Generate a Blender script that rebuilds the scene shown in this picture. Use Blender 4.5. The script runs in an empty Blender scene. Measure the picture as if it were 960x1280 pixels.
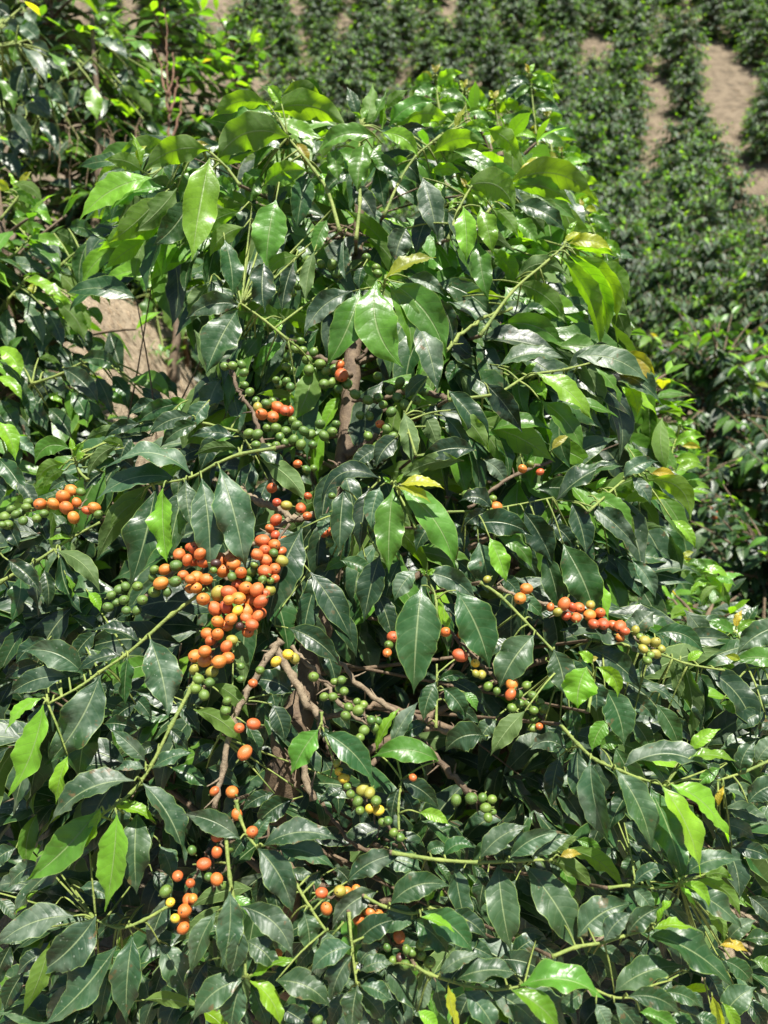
import bpy, math, random
import numpy as np
from mathutils import Vector, Matrix, noise

random.seed(7)
rng = np.random.default_rng(11)
C = bpy.context.scene.collection
sc = bpy.context.scene
rad = math.radians

# ------------------------------------------------------------------ camera
F = 930.0                      # focal length in pixels of the 960 x 1280 photograph
PITCH = rad(-17.0)
CAM = np.array([0.0, 0.0, 1.6])
FWD = np.array([0.0, math.cos(PITCH), math.sin(PITCH)])
UPV = np.array([0.0, -math.sin(PITCH), math.cos(PITCH)])
RGT = np.array([1.0, 0.0, 0.0])


def at(x, y, d):
    """a point of the place seen in direction (x, y) at the distance d"""
    return CAM + d * (FWD + RGT * ((x - 480.0) / F) + UPV * ((640.0 - y) / F))


def px(p):
    q = np.asarray(p) - CAM
    d = q @ FWD
    return 480 + F * (q @ RGT) / d, 640 - F * (q @ UPV) / d, d


cam_data = bpy.data.cameras.new('camera')
cam = bpy.data.objects.new('camera', cam_data)
C.objects.link(cam)
cam.location = CAM
cam.rotation_euler = (rad(90) + PITCH, 0, 0)
cam_data.sensor_fit = 'VERTICAL'
cam_data.sensor_height = 36.0
cam_data.lens = 36.0 * F / 1280.0
cam_data.clip_start = 0.02
cam_data.clip_end = 400
cam_data.dof.use_dof = True
cam_data.dof.focus_distance = 0.92
cam_data.dof.aperture_fstop = 5.6
sc.camera = cam


# ------------------------------------------------------------------ terrain
def sstep(a, b, t):
    t = np.clip((t - a) / (b - a), 0, 1)
    return t * t * (3 - 2 * t)


BY = [-6, 0, 1.1, 2.5, 5, 10, 17, 45]
BZ = [-1.4, 0, 0.3, 0.25, -0.1, 1.2, 5.2, 25.6]


def ground(x, y):
    z = np.interp(y, BY, BZ)
    z = z + 1.32 * sstep(-0.25, -1.1, x) * sstep(1.5, 2.4, y) * (1 - sstep(6, 10, y))
    z = z + 0.5 * sstep(-1, -4, x) * sstep(2, 6, y) * (1 - sstep(8, 14, y))
    z = z + 0.05 * np.sin(x * 1.3 + 0.7 * y) + 0.03 * np.sin(3.1 * x - 2.2 * y)
    return z


def ray_ground(x, y, d0=4.0):
    d = d0
    while d < 60:
        p = at(x, y, d)
        if p[2] < ground(p[0], p[1]):
            return p
        d += 0.02
    return at(x, y, 60)


# ------------------------------------------------------------------ materials
def nodes(name):
    m = bpy.data.materials.new(name)
    m.use_nodes = True
    nt = m.node_tree
    nt.nodes.clear()
    return m, nt, nt.nodes, nt.links


def N(ns, t, **kw):
    n = ns.new(t)
    for k, v in kw.items():
        if k in n.inputs:
            n.inputs[k].default_value = v
        else:
            setattr(n, k, v)
    return n


def math_(ns, ls, op, a, b=None, c=None):
    n = ns.new('ShaderNodeMath')
    n.operation = op
    for i, v in enumerate((a, b, c)):
        if v is None:
            continue
        if isinstance(v, (int, float)):
            n.inputs[i].default_value = v
        else:
            ls.new(v, n.inputs[i])
    return n.outputs[0]


def mixc(ns, ls, fac, a, b, mode='MIX'):
    n = ns.new('ShaderNodeMix')
    n.data_type = 'RGBA'
    n.blend_type = mode
    for sock, v in ((n.inputs[0], fac), (n.inputs[6], a), (n.inputs[7], b)):
        if isinstance(v, (int, float)):
            sock.default_value = v
        elif isinstance(v, tuple):
            sock.default_value = (*v, 1) if len(v) == 3 else v
        else:
            ls.new(v, sock)
    return n.outputs[2]


def leaf_material():
    m, nt, ns, ls = nodes('coffee_leaf')
    out = ns.new('ShaderNodeOutputMaterial')
    tint = N(ns, 'ShaderNodeAttribute', attribute_name='tint')
    prop = N(ns, 'ShaderNodeAttribute', attribute_name='prop')     # r translucency, g dust, b gloss
    psep = ns.new('ShaderNodeSeparateColor')
    ls.new(prop.outputs['Color'], psep.inputs[0])
    uv = ns.new('ShaderNodeUVMap')
    sep = ns.new('ShaderNodeSeparateXYZ')
    ls.new(uv.outputs[0], sep.inputs[0])
    u, v = sep.outputs[0], sep.outputs[1]           # u in 0..1 across, v 0..1 along
    au = math_(ns, ls, 'ABSOLUTE', math_(ns, ls, 'SUBTRACT', math_(ns, ls, 'MULTIPLY', u, 2.0), 1.0))
    # side veins run obliquely forward from the midrib
    ph = math_(ns, ls, 'MULTIPLY', math_(ns, ls, 'SUBTRACT', v, math_(ns, ls, 'MULTIPLY', math_(ns, ls, 'POWER', au, 1.4), 0.13)), 9.0)
    fr = math_(ns, ls, 'ABSOLUTE', math_(ns, ls, 'SUBTRACT', math_(ns, ls, 'FRACT', ph), 0.5))
    vein = N(ns, 'ShaderNodeMapRange', interpolation_type='SMOOTHSTEP')
    ls.new(fr, vein.inputs[0])
    vein.inputs[1].default_value = 0.0
    vein.inputs[2].default_value = 0.07
    vein.inputs[3].default_value = 1.0
    vein.inputs[4].default_value = 0.0
    rib = N(ns, 'ShaderNodeMapRange', interpolation_type='SMOOTHSTEP')
    ls.new(au, rib.inputs[0])
    rib.inputs[1].default_value = 0.015
    rib.inputs[2].default_value = 0.065
    rib.inputs[3].default_value = 1.0
    rib.inputs[4].default_value = 0.0
    edge = N(ns, 'ShaderNodeMapRange', interpolation_type='SMOOTHSTEP')
    ls.new(au, edge.inputs[0])
    edge.inputs[1].default_value = 0.93
    edge.inputs[2].default_value = 1.0
    geo = ns.new('ShaderNodeNewGeometry')
    tc = ns.new('ShaderNodeTexCoord')
    n1 = N(ns, 'ShaderNodeTexNoise', Scale=38.0, Detail=3.0, Roughness=0.6)
    ls.new(tc.outputs['Object'], n1.inputs['Vector'])
    n2 = N(ns, 'ShaderNodeTexNoise', Scale=160.0, Detail=2.0, Roughness=0.6)
    ls.new(tc.outputs['Object'], n2.inputs['Vector'])
    base = tint.outputs['Color']
    # tone varies a little over the blade
    br = N(ns, 'ShaderNodeMapRange')
    ls.new(n1.outputs['Fac'], br.inputs[0])
    br.inputs[1].default_value = 0.3
    br.inputs[2].default_value = 0.7
    br.inputs[3].default_value = 0.78
    br.inputs[4].default_value = 1.22
    hs = ns.new('ShaderNodeHueSaturation')
    ls.new(base, hs.inputs['Color'])
    ls.new(br.outputs[0], hs.inputs['Value'])
    col = hs.outputs[0]
    vcol = mixc(ns, ls, 0.55, col, (0.34, 0.42, 0.16))
    rcol = mixc(ns, ls, 0.7, col, (0.36, 0.43, 0.2))
    col = mixc(ns, ls, math_(ns, ls, 'MULTIPLY', vein.outputs[0], 0.13), col, vcol)
    col = mixc(ns, ls, math_(ns, ls, 'MULTIPLY', rib.outputs[0], 0.6), col, rcol)
    col = mixc(ns, ls, math_(ns, ls, 'MULTIPLY', edge.outputs[0], 0.45), col, (0.30, 0.42, 0.09))  # bright rim: light catching the margin, put into the colour
    # dust and residue spots
    vo = N(ns, 'ShaderNodeTexVoronoi', Scale=170.0, Randomness=1.0)
    ls.new(tc.outputs['Object'], vo.inputs['Vector'])
    spot = N(ns, 'ShaderNodeMapRange', interpolation_type='SMOOTHSTEP')
    ls.new(vo.outputs['Distance'], spot.inputs[0])
    spot.inputs[1].default_value = 0.10
    spot.inputs[2].default_value = 0.24
    spot.inputs[3].default_value = 1.0
    spot.inputs[4].default_value = 0.0
    gate = math_(ns, ls, 'GREATER_THAN', n2.outputs['Fac'], 0.52)
    sp = math_(ns, ls, 'MULTIPLY', math_(ns, ls, 'MULTIPLY', spot.outputs[0], gate), psep.outputs[1])
    film = N(ns, 'ShaderNodeMapRange', interpolation_type='SMOOTHSTEP')
    ls.new(n1.outputs['Fac'], film.inputs[0])
    film.inputs[1].default_value = 0.42
    film.inputs[2].default_value = 0.72
    fl = math_(ns, ls, 'MULTIPLY', math_(ns, ls, 'MULTIPLY', film.outputs[0], 0.35), psep.outputs[1])
    dustf = math_(ns, ls, 'MAXIMUM', math_(ns, ls, 'MULTIPLY', sp, 0.8), fl)
    col = mixc(ns, ls, dustf, col, (0.30, 0.33, 0.26))
    n4 = N(ns, 'ShaderNodeTexNoise', Scale=55.0, Detail=4.0, Roughness=0.65)
    ls.new(tc.outputs['Object'], n4.inputs['Vector'])
    bl = N(ns, 'ShaderNodeMapRange', interpolation_type='SMOOTHSTEP')
    ls.new(math_(ns, ls, 'ADD', n4.outputs['Fac'], math_(ns, ls, 'MULTIPLY', au, 0.05)), bl.inputs[0])
    bl.inputs[1].default_value = 0.655
    bl.inputs[2].default_value = 0.70
    blf = math_(ns, ls, 'MULTIPLY', bl.outputs[0], math_(ns, ls, 'MINIMUM', math_(ns, ls, 'MULTIPLY', psep.outputs[1], 2.0), 0.8))
    col = mixc(ns, ls, blf, col, (0.10, 0.065, 0.025))
    # underside paler and matt
    under = mixc(ns, ls, 0.55, tint.outputs['Color'], (0.13, 0.21, 0.06))
    under = mixc(ns, ls, math_(ns, ls, 'MULTIPLY', rib.outputs[0], 0.8), under, (0.30, 0.40, 0.16))
    under = mixc(ns, ls, math_(ns, ls, 'MULTIPLY', vein.outputs[0], 0.3), under, (0.26, 0.36, 0.12))
    under = mixc(ns, ls, math_(ns, ls, 'MULTIPLY', edge.outputs[0], 0.7), under, (0.36, 0.48, 0.12))  # the same painted rim light on the underside
    colf = mixc(ns, ls, geo.outputs['Backfacing'], col, under)
    # relief: blade bulges between the veins
    bul = math_(ns, ls, 'POWER', fr, 0.6)
    hgt = math_(ns, ls, 'ADD', math_(ns, ls, 'MULTIPLY', bul, 0.24), math_(ns, ls, 'MULTIPLY', n1.outputs['Fac'], 0.9))
    hgt = math_(ns, ls, 'ADD', hgt, math_(ns, ls, 'MULTIPLY', n2.outputs['Fac'], 0.22))
    hgt = math_(ns, ls, 'SUBTRACT', hgt, math_(ns, ls, 'MULTIPLY', rib.outputs[0], 0.35))
    bump = N(ns, 'ShaderNodeBump', Strength=0.55, Distance=0.0028)
    ls.new(hgt, bump.inputs['Height'])
    p = ns.new('ShaderNodeBsdfPrincipled')
    ls.new(colf, p.inputs['Base Color'])
    ls.new(bump.outputs[0], p.inputs['Normal'])
    rgh = math_(ns, ls, 'ADD', math_(ns, ls, 'MULTIPLY', n1.outputs['Fac'], 0.16), math_(ns, ls, 'SUBTRACT', 0.445, math_(ns, ls, 'MULTIPLY', psep.outputs[2], 0.16)))
    rgh = math_(ns, ls, 'ADD', rgh, math_(ns, ls, 'MULTIPLY', dustf, 0.4))
    rgh = math_(ns, ls, 'ADD', rgh, math_(ns, ls, 'MULTIPLY', geo.outputs['Backfacing'], 0.22))
    ls.new(rgh, p.inputs['Roughness'])
    p.inputs['Specular IOR Level'].default_value = 0.5
    tr = ns.new('ShaderNodeBsdfTranslucent')
    trc = mixc(ns, ls, 1.0, hs.outputs[0], (3.5, 3.4, 0.7), 'MULTIPLY')
    trc = mixc(ns, ls, math_(ns, ls, 'MULTIPLY', vein.outputs[0], 0.5), trc, (0.05, 0.12, 0.01))
    trc = mixc(ns, ls, math_(ns, ls, 'MULTIPLY', rib.outputs[0], 0.6), trc, (0.05, 0.10, 0.01))
    ls.new(trc, tr.inputs['Color'])
    mx = ns.new('ShaderNodeMixShader')
    ls.new(psep.outputs[0], mx.inputs[0])
    ls.new(p.outputs[0], mx.inputs[1])
    ls.new(tr.outputs[0], mx.inputs[2])
    ls.new(mx.outputs[0], out.inputs[0])
    return m


def bark_material(name, c1, c2, scale=60.0, green=None):
    m, nt, ns, ls = nodes(name)
    out = ns.new('ShaderNodeOutputMaterial')
    tc = ns.new('ShaderNodeTexCoord')
    n1 = N(ns, 'ShaderNodeTexNoise', Scale=scale, Detail=5.0, Roughness=0.7)
    ls.new(tc.outputs['Object'], n1.inputs['Vector'])
    n2 = N(ns, 'ShaderNodeTexNoise', Scale=scale * 5, Detail=4.0, Roughness=0.7)
    ls.new(tc.outputs['Object'], n2.inputs['Vector'])
    r = N(ns, 'ShaderNodeMapRange')
    ls.new(n1.outputs['Fac'], r.inputs[0])
    r.inputs[1].default_value = 0.35
    r.inputs[2].default_value = 0.65
    col = mixc(ns, ls, r.outputs[0], c1, c2)
    col = mixc(ns, ls, math_(ns, ls, 'MULTIPLY', n2.outputs['Fac'], 0.5), col, (c1[0] * 0.5, c1[1] * 0.5, c1[2] * 0.5))
    b = N(ns, 'ShaderNodeBump', Strength=0.7, Distance=0.003)
    ls.new(n2.outputs['Fac'], b.inputs['Height'])
    p = N(ns, 'ShaderNodeBsdfPrincipled', Roughness=0.75)
    ls.new(col, p.inputs['Base Color'])
    ls.new(b.outputs[0], p.inputs['Normal'])
    ls.new(p.outputs[0], out.inputs[0])
    return m


def cherry_material(name, c1, c2, c3):
    m, nt, ns, ls = nodes(name)
    out = ns.new('ShaderNodeOutputMaterial')
    tc = ns.new('ShaderNodeTexCoord')
    oi = ns.new('ShaderNodeObjectInfo')
    at_ = N(ns, 'ShaderNodeAttribute', attribute_name='seed')
    rnd = math_(ns, ls, 'FRACT', math_(ns, ls, 'ADD', oi.outputs['Random'], at_.outputs['Fac']))
    va = ns.new('ShaderNodeVectorMath')
    va.operation = 'ADD'
    ls.new(tc.outputs['Object'], va.inputs[0])
    ls.new(oi.outputs['Random'], va.inputs[1])
    n1 = N(ns, 'ShaderNodeTexNoise', Scale=90.0, Detail=2.0)
    ls.new(va.outputs[0], n1.inputs['Vector'])
    n2 = N(ns, 'ShaderNodeTexNoise', Scale=700.0, Detail=3.0)
    ls.new(va.outputs[0], n2.inputs['Vector'])
    col = mixc(ns, ls, rnd, c1, c2)
    r = N(ns, 'ShaderNodeMapRange', interpolation_type='SMOOTHSTEP')
    ls.new(n1.outputs['Fac'], r.inputs[0])
    r.inputs[1].default_value = 0.48
    r.inputs[2].default_value = 0.75
    col = mixc(ns, ls, math_(ns, ls, 'MULTIPLY', r.outputs[0], 0.85), col, c3)
    sp = math_(ns, ls, 'GREATER_THAN', n2.outputs['Fac'], 0.66)
    col = mixc(ns, ls, math_(ns, ls, 'MULTIPLY', sp, 0.6), col, (0.12, 0.07, 0.03))
    p = N(ns, 'ShaderNodeBsdfPrincipled', Roughness=0.45)
    ls.new(col, p.inputs['Base Color'])
    p.inputs['Subsurface Weight'].default_value = 0.12
    p.inputs['Subsurface Radius'].default_value = (0.004, 0.0015, 0.0006)
    p.inputs['Subsurface Scale'].default_value = 1.0
    b = N(ns, 'ShaderNodeBump', Strength=0.25, Distance=0.001)
    ls.new(n1.outputs['Fac'], b.inputs['Height'])
    ls.new(b.outputs[0], p.inputs['Normal'])
    ls.new(p.outputs[0], out.inputs[0])
    return m


def soil_material():
    m, nt, ns, ls = nodes('bare_soil')
    out = ns.new('ShaderNodeOutputMaterial')
    tc = ns.new('ShaderNodeTexCoord')
    V = tc.outputs['Object']
    n1 = N(ns, 'ShaderNodeTexNoise', Scale=0.9, Detail=6.0, Roughness=0.6)
    n2 = N(ns, 'ShaderNodeTexNoise', Scale=14.0, Detail=8.0, Roughness=0.7)
    n3 = N(ns, 'ShaderNodeTexNoise', Scale=45.0, Detail=7.0, Roughness=0.75)
    vo = N(ns, 'ShaderNodeTexVoronoi', Scale=22.0)
    for n in (n1, n2, n3, vo):
        ls.new(V, n.inputs['Vector'])
    col = mixc(ns, ls, n1.outputs['Fac'], (0.150, 0.118, 0.080), (0.22, 0.178, 0.122))
    r = N(ns, 'ShaderNodeMapRange')
    ls.new(n2.outputs['Fac'], r.inputs[0])
    r.inputs[1].default_value = 0.35
    r.inputs[2].default_value = 0.7
    col = mixc(ns, ls, math_(ns, ls, 'MULTIPLY', r.outputs[0], 0.6), col, (0.30, 0.235, 0.155))
    r2 = N(ns, 'ShaderNodeMapRange')
    ls.new(n3.outputs['Fac'], r2.inputs[0])
    r2.inputs[1].default_value = 0.5
    r2.inputs[2].default_value = 0.7
    col = mixc(ns, ls, math_(ns, ls, 'MULTIPLY', r2.outputs[0], 0.7), col, (0.09, 0.062, 0.045))
    n5 = N(ns, 'ShaderNodeTexNoise', Scale=4.5, Detail=9.0, Roughness=0.68)
    ls.new(V, n5.inputs['Vector'])
    r5 = N(ns, 'ShaderNodeMapRange')
    ls.new(n5.outputs['Fac'], r5.inputs[0])
    r5.inputs[1].default_value = 0.44
    r5.inputs[2].default_value = 0.62
    col = mixc(ns, ls, math_(ns, ls, 'MULTIPLY', r5.outputs[0], 0.75), col, (0.085, 0.067, 0.045))
    # near bank paled: bleached straw and dust, plus sunlight mixed into the colour
    sx = ns.new('ShaderNodeSeparateXYZ')
    ls.new(V, sx.inputs[0])
    nb = N(ns, 'ShaderNodeMapRange', interpolation_type='SMOOTHSTEP')
    ls.new(sx.outputs[1], nb.inputs[0])
    nb.inputs[1].default_value = 3.6
    nb.inputs[2].default_value = 5.0
    nb.inputs[3].default_value = 1.0
    nb.inputs[4].default_value = 0.0
    pale = mixc(ns, ls, r2.outputs[0], (0.50, 0.40, 0.27), (0.22, 0.155, 0.10))
    col = mixc(ns, ls, math_(ns, ls, 'MULTIPLY', nb.outputs[0], 0.85), col, pale)
    h = math_(ns, ls, 'ADD', n2.outputs['Fac'], math_(ns, ls, 'MULTIPLY', n3.outputs['Fac'], 0.35))
    h = math_(ns, ls, 'ADD', h, math_(ns, ls, 'MULTIPLY', vo.outputs['Distance'], 0.25))
    b = N(ns, 'ShaderNodeBump', Strength=1.0, Distance=0.06)
    ls.new(h, b.inputs['Height'])
    p = N(ns, 'ShaderNodeBsdfPrincipled', Roughness=0.95)
    p.inputs['Specular IOR Level'].default_value = 0.2
    ls.new(col, p.inputs['Base Color'])
    ls.new(b.outputs[0], p.inputs['Normal'])
    ls.new(p.outputs[0], out.inputs[0])
    return m


M_LEAF = leaf_material()
M_BARK = bark_material('coffee_bark', (0.078, 0.050, 0.028), (0.195, 0.138, 0.080))
M_RED = bark_material('russet_bark', (0.13, 0.06, 0.03), (0.25, 0.13, 0.07))
M_GREY = bark_material('grey_twig_bark', (0.145, 0.105, 0.062), (0.31, 0.245, 0.155), 90)
M_TWIG = bark_material('green_shoot', (0.13, 0.19, 0.035), (0.27, 0.32, 0.07), 40)
M_DRY = bark_material('dry_stem', (0.20, 0.13, 0.07), (0.34, 0.25, 0.14), 40)
CH = {
    'r': cherry_material('cherry_red', (0.40, 0.062, 0.024), (0.50, 0.125, 0.028), (0.54, 0.17, 0.03)),
    'o': cherry_material('cherry_orange', (0.47, 0.125, 0.022), (0.54, 0.205, 0.03), (0.44, 0.085, 0.02)),
    'y': cherry_material('cherry_yellow', (0.70, 0.42, 0.03), (0.62, 0.45, 0.04), (0.40, 0.42, 0.05)),
    'g': cherry_material('cherry_green', (0.052, 0.115, 0.02), (0.11, 0.18, 0.026), (0.18, 0.24, 0.04)),
    'v': cherry_material('cherry_olive', (0.20, 0.22, 0.03), (0.27, 0.25, 0.04), (0.38, 0.22, 0.04)),
    'k': cherry_material('cherry_black', (0.035, 0.015, 0.012), (0.07, 0.03, 0.02), (0.10, 0.04, 0.02)),
}
M_NAVEL = bark_material('cherry_navel', (0.07, 0.045, 0.02), (0.14, 0.09, 0.04), 300)
M_SOIL = soil_material()

# base colour (linear), translucency, dust, gloss
KIND = {
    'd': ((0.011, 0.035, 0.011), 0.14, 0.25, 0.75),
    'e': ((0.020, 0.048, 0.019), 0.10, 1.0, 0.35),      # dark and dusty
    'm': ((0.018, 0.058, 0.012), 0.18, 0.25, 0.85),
    'n': ((0.025, 0.062, 0.022), 0.14, 0.75, 0.5),      # mid, dusty
    'y': ((0.130, 0.270, 0.018), 0.36, 0.05, 0.95),
    'l': ((0.062, 0.158, 0.016), 0.30, 0.08, 0.9),
    'u': ((0.092, 0.180, 0.013), 0.50, 0.05, 0.5),
    'v': ((0.036, 0.080, 0.012), 0.34, 0.05, 0.5),
    'o': ((0.25, 0.28, 0.022), 0.36, 0.0, 0.6),
    'b': ((0.29, 0.24, 0.030), 0.35, 0.0, 0.5),
}
UNDER = set('uv')

# ------------------------------------------------------------------ mesh builders
GLOSS = [1.0]
PV = np.array([0, .05, .12, .22, .34, .45, .57, .68, .78, .865, .935, 1.0])
PW = np.array([.035, .12, .38, .74, .96, 1.0, .93, .76, .50, .24, .085, .01])



def smooth_profile(n):
    sl = np.gradient(PW, PV)
    v = np.linspace(0, 1, n) ** 1.0
    i = np.clip(np.searchsorted(PV, v, side='right') - 1, 0, len(PV) - 2)
    h = PV[i + 1] - PV[i]
    t = (v - PV[i]) / h
    w = (2 * t ** 3 - 3 * t ** 2 + 1) * PW[i] + (t ** 3 - 2 * t ** 2 + t) * h * sl[i] + (-2 * t ** 3 + 3 * t ** 2) * PW[i + 1] + (t ** 3 - t ** 2) * h * sl[i + 1]
    return v, np.maximum(w, .008)


FINE = smooth_profile(27)


class Leaves:
    """collects leaf blades into one mesh"""

    def __init__(self):
        self.v, self.f, self.uv, self.c, self.p, self.n = [], [], [], [], [], 0

    def add(self, B, T, M, nrm, width, kind, nu=7, rows=None, fold=0.25, wave=0.12, twist=0.0, seed=None):
        rg = random if seed is None else random.Random(seed)
        if rows is None:
            v, pw = FINE
        else:
            v, pw = PV[np.array(rows)], PW[np.array(rows)]
        hw = pw * width * 0.5
        B, T, M = map(np.asarray, (B, T, M))
        vv = v[:, None]
        P = (1 - vv) ** 2 * B + 2 * vv * (1 - vv) * M + vv ** 2 * T
        tg = 2 * (1 - vv) * (M - B) + 2 * vv * (T - M)
        tg /= np.linalg.norm(tg, axis=1)[:, None] + 1e-9
        L = np.linalg.norm(T - B)
        ang = twist * (v - 0.3)
        n0 = nrm[None, :] - (tg @ nrm)[:, None] * tg
        n0 /= np.linalg.norm(n0, axis=1)[:, None] + 1e-9
        w0 = np.cross(tg, n0)
        w = w0 * np.cos(ang)[:, None] + n0 * np.sin(ang)[:, None]
        nn = np.cross(w, tg)
        u = np.linspace(-1, 1, nu)
        p1, p2 = rg.uniform(0, 6.28), rg.uniform(0, 6.28)
        fq = rg.uniform(3.2, 5.2)
        U, Vv = np.meshgrid(u, v)
        H = hw[:, None] * np.ones_like(U)
        au = np.abs(U)
        fo = fold * rg.uniform(0.6, 1.3)
        wv = np.where(U < 0, np.sin(Vv * fq * 6.28 / 2 + p1), np.sin(Vv * fq * 6.28 / 2 + p2)) + 0.5 * np.where(U < 0, np.sin(Vv * 19 + p2), np.sin(Vv * 17 + p1))
        env = np.sin(np.pi * np.clip(Vv, 0, 1)) ** 0.6
        z = fo * au * H - 0.28 * fo * au ** 2 * H + wave * wv * au ** 2.2 * env * width * 0.30
        if rows is None:                 # fine crimping of the margin
            f2, a2 = rg.uniform(6, 10), rg.uniform(.02, .09)
            z = z + a2 * width * au ** 3 * env * np.sin(Vv * f2 * 6.28 + p1 * 3 + np.where(U < 0, 1.7, 0)) * .5
        x = U * H * (1 - 0.10 * fo * au) * (1 + 0.05 * np.sin(Vv * fq * 7 + p2) * au)
        pts = P[:, None, :] + w[:, None, :] * x[:, :, None] + nn[:, None, :] * z[:, :, None]
        r, c = len(v), nu
        self.v.append(pts.reshape(-1, 3))
        ii = np.arange(r - 1)[:, None] * c + np.arange(c - 1)[None, :]
        q = np.stack([ii, ii + 1, ii + c + 1, ii + c], -1).reshape(-1, 4) + self.n
        self.f.append(q)
        self.uv.append(np.stack([(U + 1) / 2, Vv], -1).reshape(-1, 2))
        (cr, cg, cb), t, d, g = KIND[kind]
        j = rg.uniform(0.72, 1.32)
        k = rg.uniform(-0.10, 0.10)
        col = np.array([cr * j * (1 + k), cg * j, cb * j * (1 - k), 1.0])
        self.c.append(np.tile(col, (r * c, 1)))
        self.p.append(np.tile(np.array([t * rg.uniform(.8, 1.2), d * rg.uniform(.3, 1.2), g * GLOSS[0], 1.0]), (r * c, 1)))
        self.n += r * c

    def mesh(self, name, origin):
        me = bpy.data.meshes.new(name)
        if not self.v:
            return me
        V = np.concatenate(self.v) - np.asarray(origin)
        Fq = np.concatenate(self.f)
        uv = np.concatenate(self.uv)
        me.vertices.add(len(V))
        me.vertices.foreach_set('co', V.astype(np.float32).ravel())
        me.loops.add(len(Fq) * 4)
        me.loops.foreach_set('vertex_index', Fq.astype(np.int32).ravel())
        me.polygons.add(len(Fq))
        me.polygons.foreach_set('loop_start', (np.arange(len(Fq)) * 4).astype(np.int32))
        me.update(calc_edges=True)
        me.polygons.foreach_set('use_smooth', np.ones(len(Fq), bool))
        l = me.uv_layers.new(name='UVMap')
        l.data.foreach_set('uv', uv[Fq.ravel()].astype(np.float32).ravel())
        for nm, arr in (('tint', self.c), ('prop', self.p)):
            a = me.attributes.new(nm, 'FLOAT_COLOR', 'POINT')
            a.data.foreach_set('color', np.concatenate(arr).astype(np.float32).ravel())
        me.materials.append(M_LEAF)
        return me


class Tubes:
    """collects tapered, slightly crooked stems into one mesh"""

    def __init__(self):
        self.v, self.f, self.n, self.mi = [], [], 0, []

    def add(self, pts, r0, r1, sides=8, mi=0, knob=0.0, sub=6, wig=0.0, nodes_every=None):
        P = np.asarray(pts, float)
        if len(P) < 2:
            return
        # Catmull-Rom through the joints
        Q = np.vstack([2 * P[0] - P[1], P, 2 * P[-1] - P[-2]])
        out = []
        for i in range(1, len(Q) - 2):
            for k in range(sub):
                t = k / sub
                a, b, c, d = Q[i - 1], Q[i], Q[i + 1], Q[i + 2]
                out.append(0.5 * (2 * b + (c - a) * t + (2 * a - 5 * b + 4 * c - d) * t * t + (3 * b - a - 3 * c + d) * t ** 3))
        out.append(P[-1])
        P = np.array(out)
        n = len(P)
        if wig:
            P[1:-1] += rng.normal(0, wig, (n - 2, 3))
        tg = np.gradient(P, axis=0)
        tg /= np.linalg.norm(tg, axis=1)[:, None] + 1e-9
        ref = np.array([0.31, 0.2, 0.93])
        a = np.cross(tg, ref)
        a /= np.linalg.norm(a, axis=1)[:, None] + 1e-9
        b = np.cross(tg, a)
        th = np.linspace(0, 2 * np.pi, sides, endpoint=False)
        rr = np.linspace(r0, r1, n)
        if knob:
            rr = rr * (1 + knob * (np.arange(n) % sub == 0)) * (1 + 0.12 * knob * rng.normal(0, 1, n))
        ring = P[:, None, :] + (a[:, None, :] * np.cos(th)[None, :, None] + b[:, None, :] * np.sin(th)[None, :, None]) * rr[:, None, None]
        self.v.append(ring.reshape(-1, 3))
        for i in range(n - 1):
            for k in range(sides):
                k2 = (k + 1) % sides
                self.f.append((self.n + i * sides + k, self.n + i * sides + k2, self.n + (i + 1) * sides + k2, self.n + (i + 1) * sides + k))
        self.f.append(tuple(self.n + k for k in range(sides - 1, -1, -1)))
        self.f.append(tuple(self.n + (n - 1) * sides + k for k in range(sides)))
        self.n += n * sides
        self.mi += [mi] * ((n - 1) * sides + 2)

    def mesh(self, name, origin, mat, mat2=None):
        me = bpy.data.meshes.new(name)
        V = np.concatenate(self.v) - np.asarray(origin)
        me.from_pydata(V.tolist(), [], self.f)
        me.polygons.foreach_set('use_smooth', np.ones(len(me.polygons), bool))
        me.update()
        me.materials.append(mat)
        if mat2:
            me.materials.append(mat2)
            me.polygons.foreach_set('material_index', self.mi)
        return me


def link(name, me, parent=None, kind=None):
    o = bpy.data.objects.new(name, me)
    C.objects.link(o)
    if parent is not None:
        o.parent = parent
    if kind:
        o['kind'] = kind
    return o


def thing(name, loc, label, cat, group=None):
    o = bpy.data.objects.new(name, None)
    o.empty_display_size = 0.1
    C.objects.link(o)
    o.location = [float(t) for t in loc]
    o['label'] = label
    o['category'] = cat
    if group:
        o['group'] = group
    return o


def tag(o, label, cat, group=None, kind=None):
    if kind:
        o['kind'] = kind
    else:
        o['label'] = label
        o['category'] = cat
    if group:
        o['group'] = group
    return o


# distance of the visible face of the main tree, by row and column of the view
DY = [0, 150, 300, 450, 600, 750, 900, 1050, 1280]
DD = [1.24, 1.20, 1.13, 1.06, 0.97, 0.89, 0.83, 0.79, 0.73]


def D(x, y):
    d = float(np.interp(y, DY, DD))
    if y < 900:
        k = min(1.0, (900 - y) / 300)
        d += k * (0.00042 * max(0, x - 560) + 0.00030 * max(0, 260 - x))
    return d


CUP = np.array([0, 0, 1.0])


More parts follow.
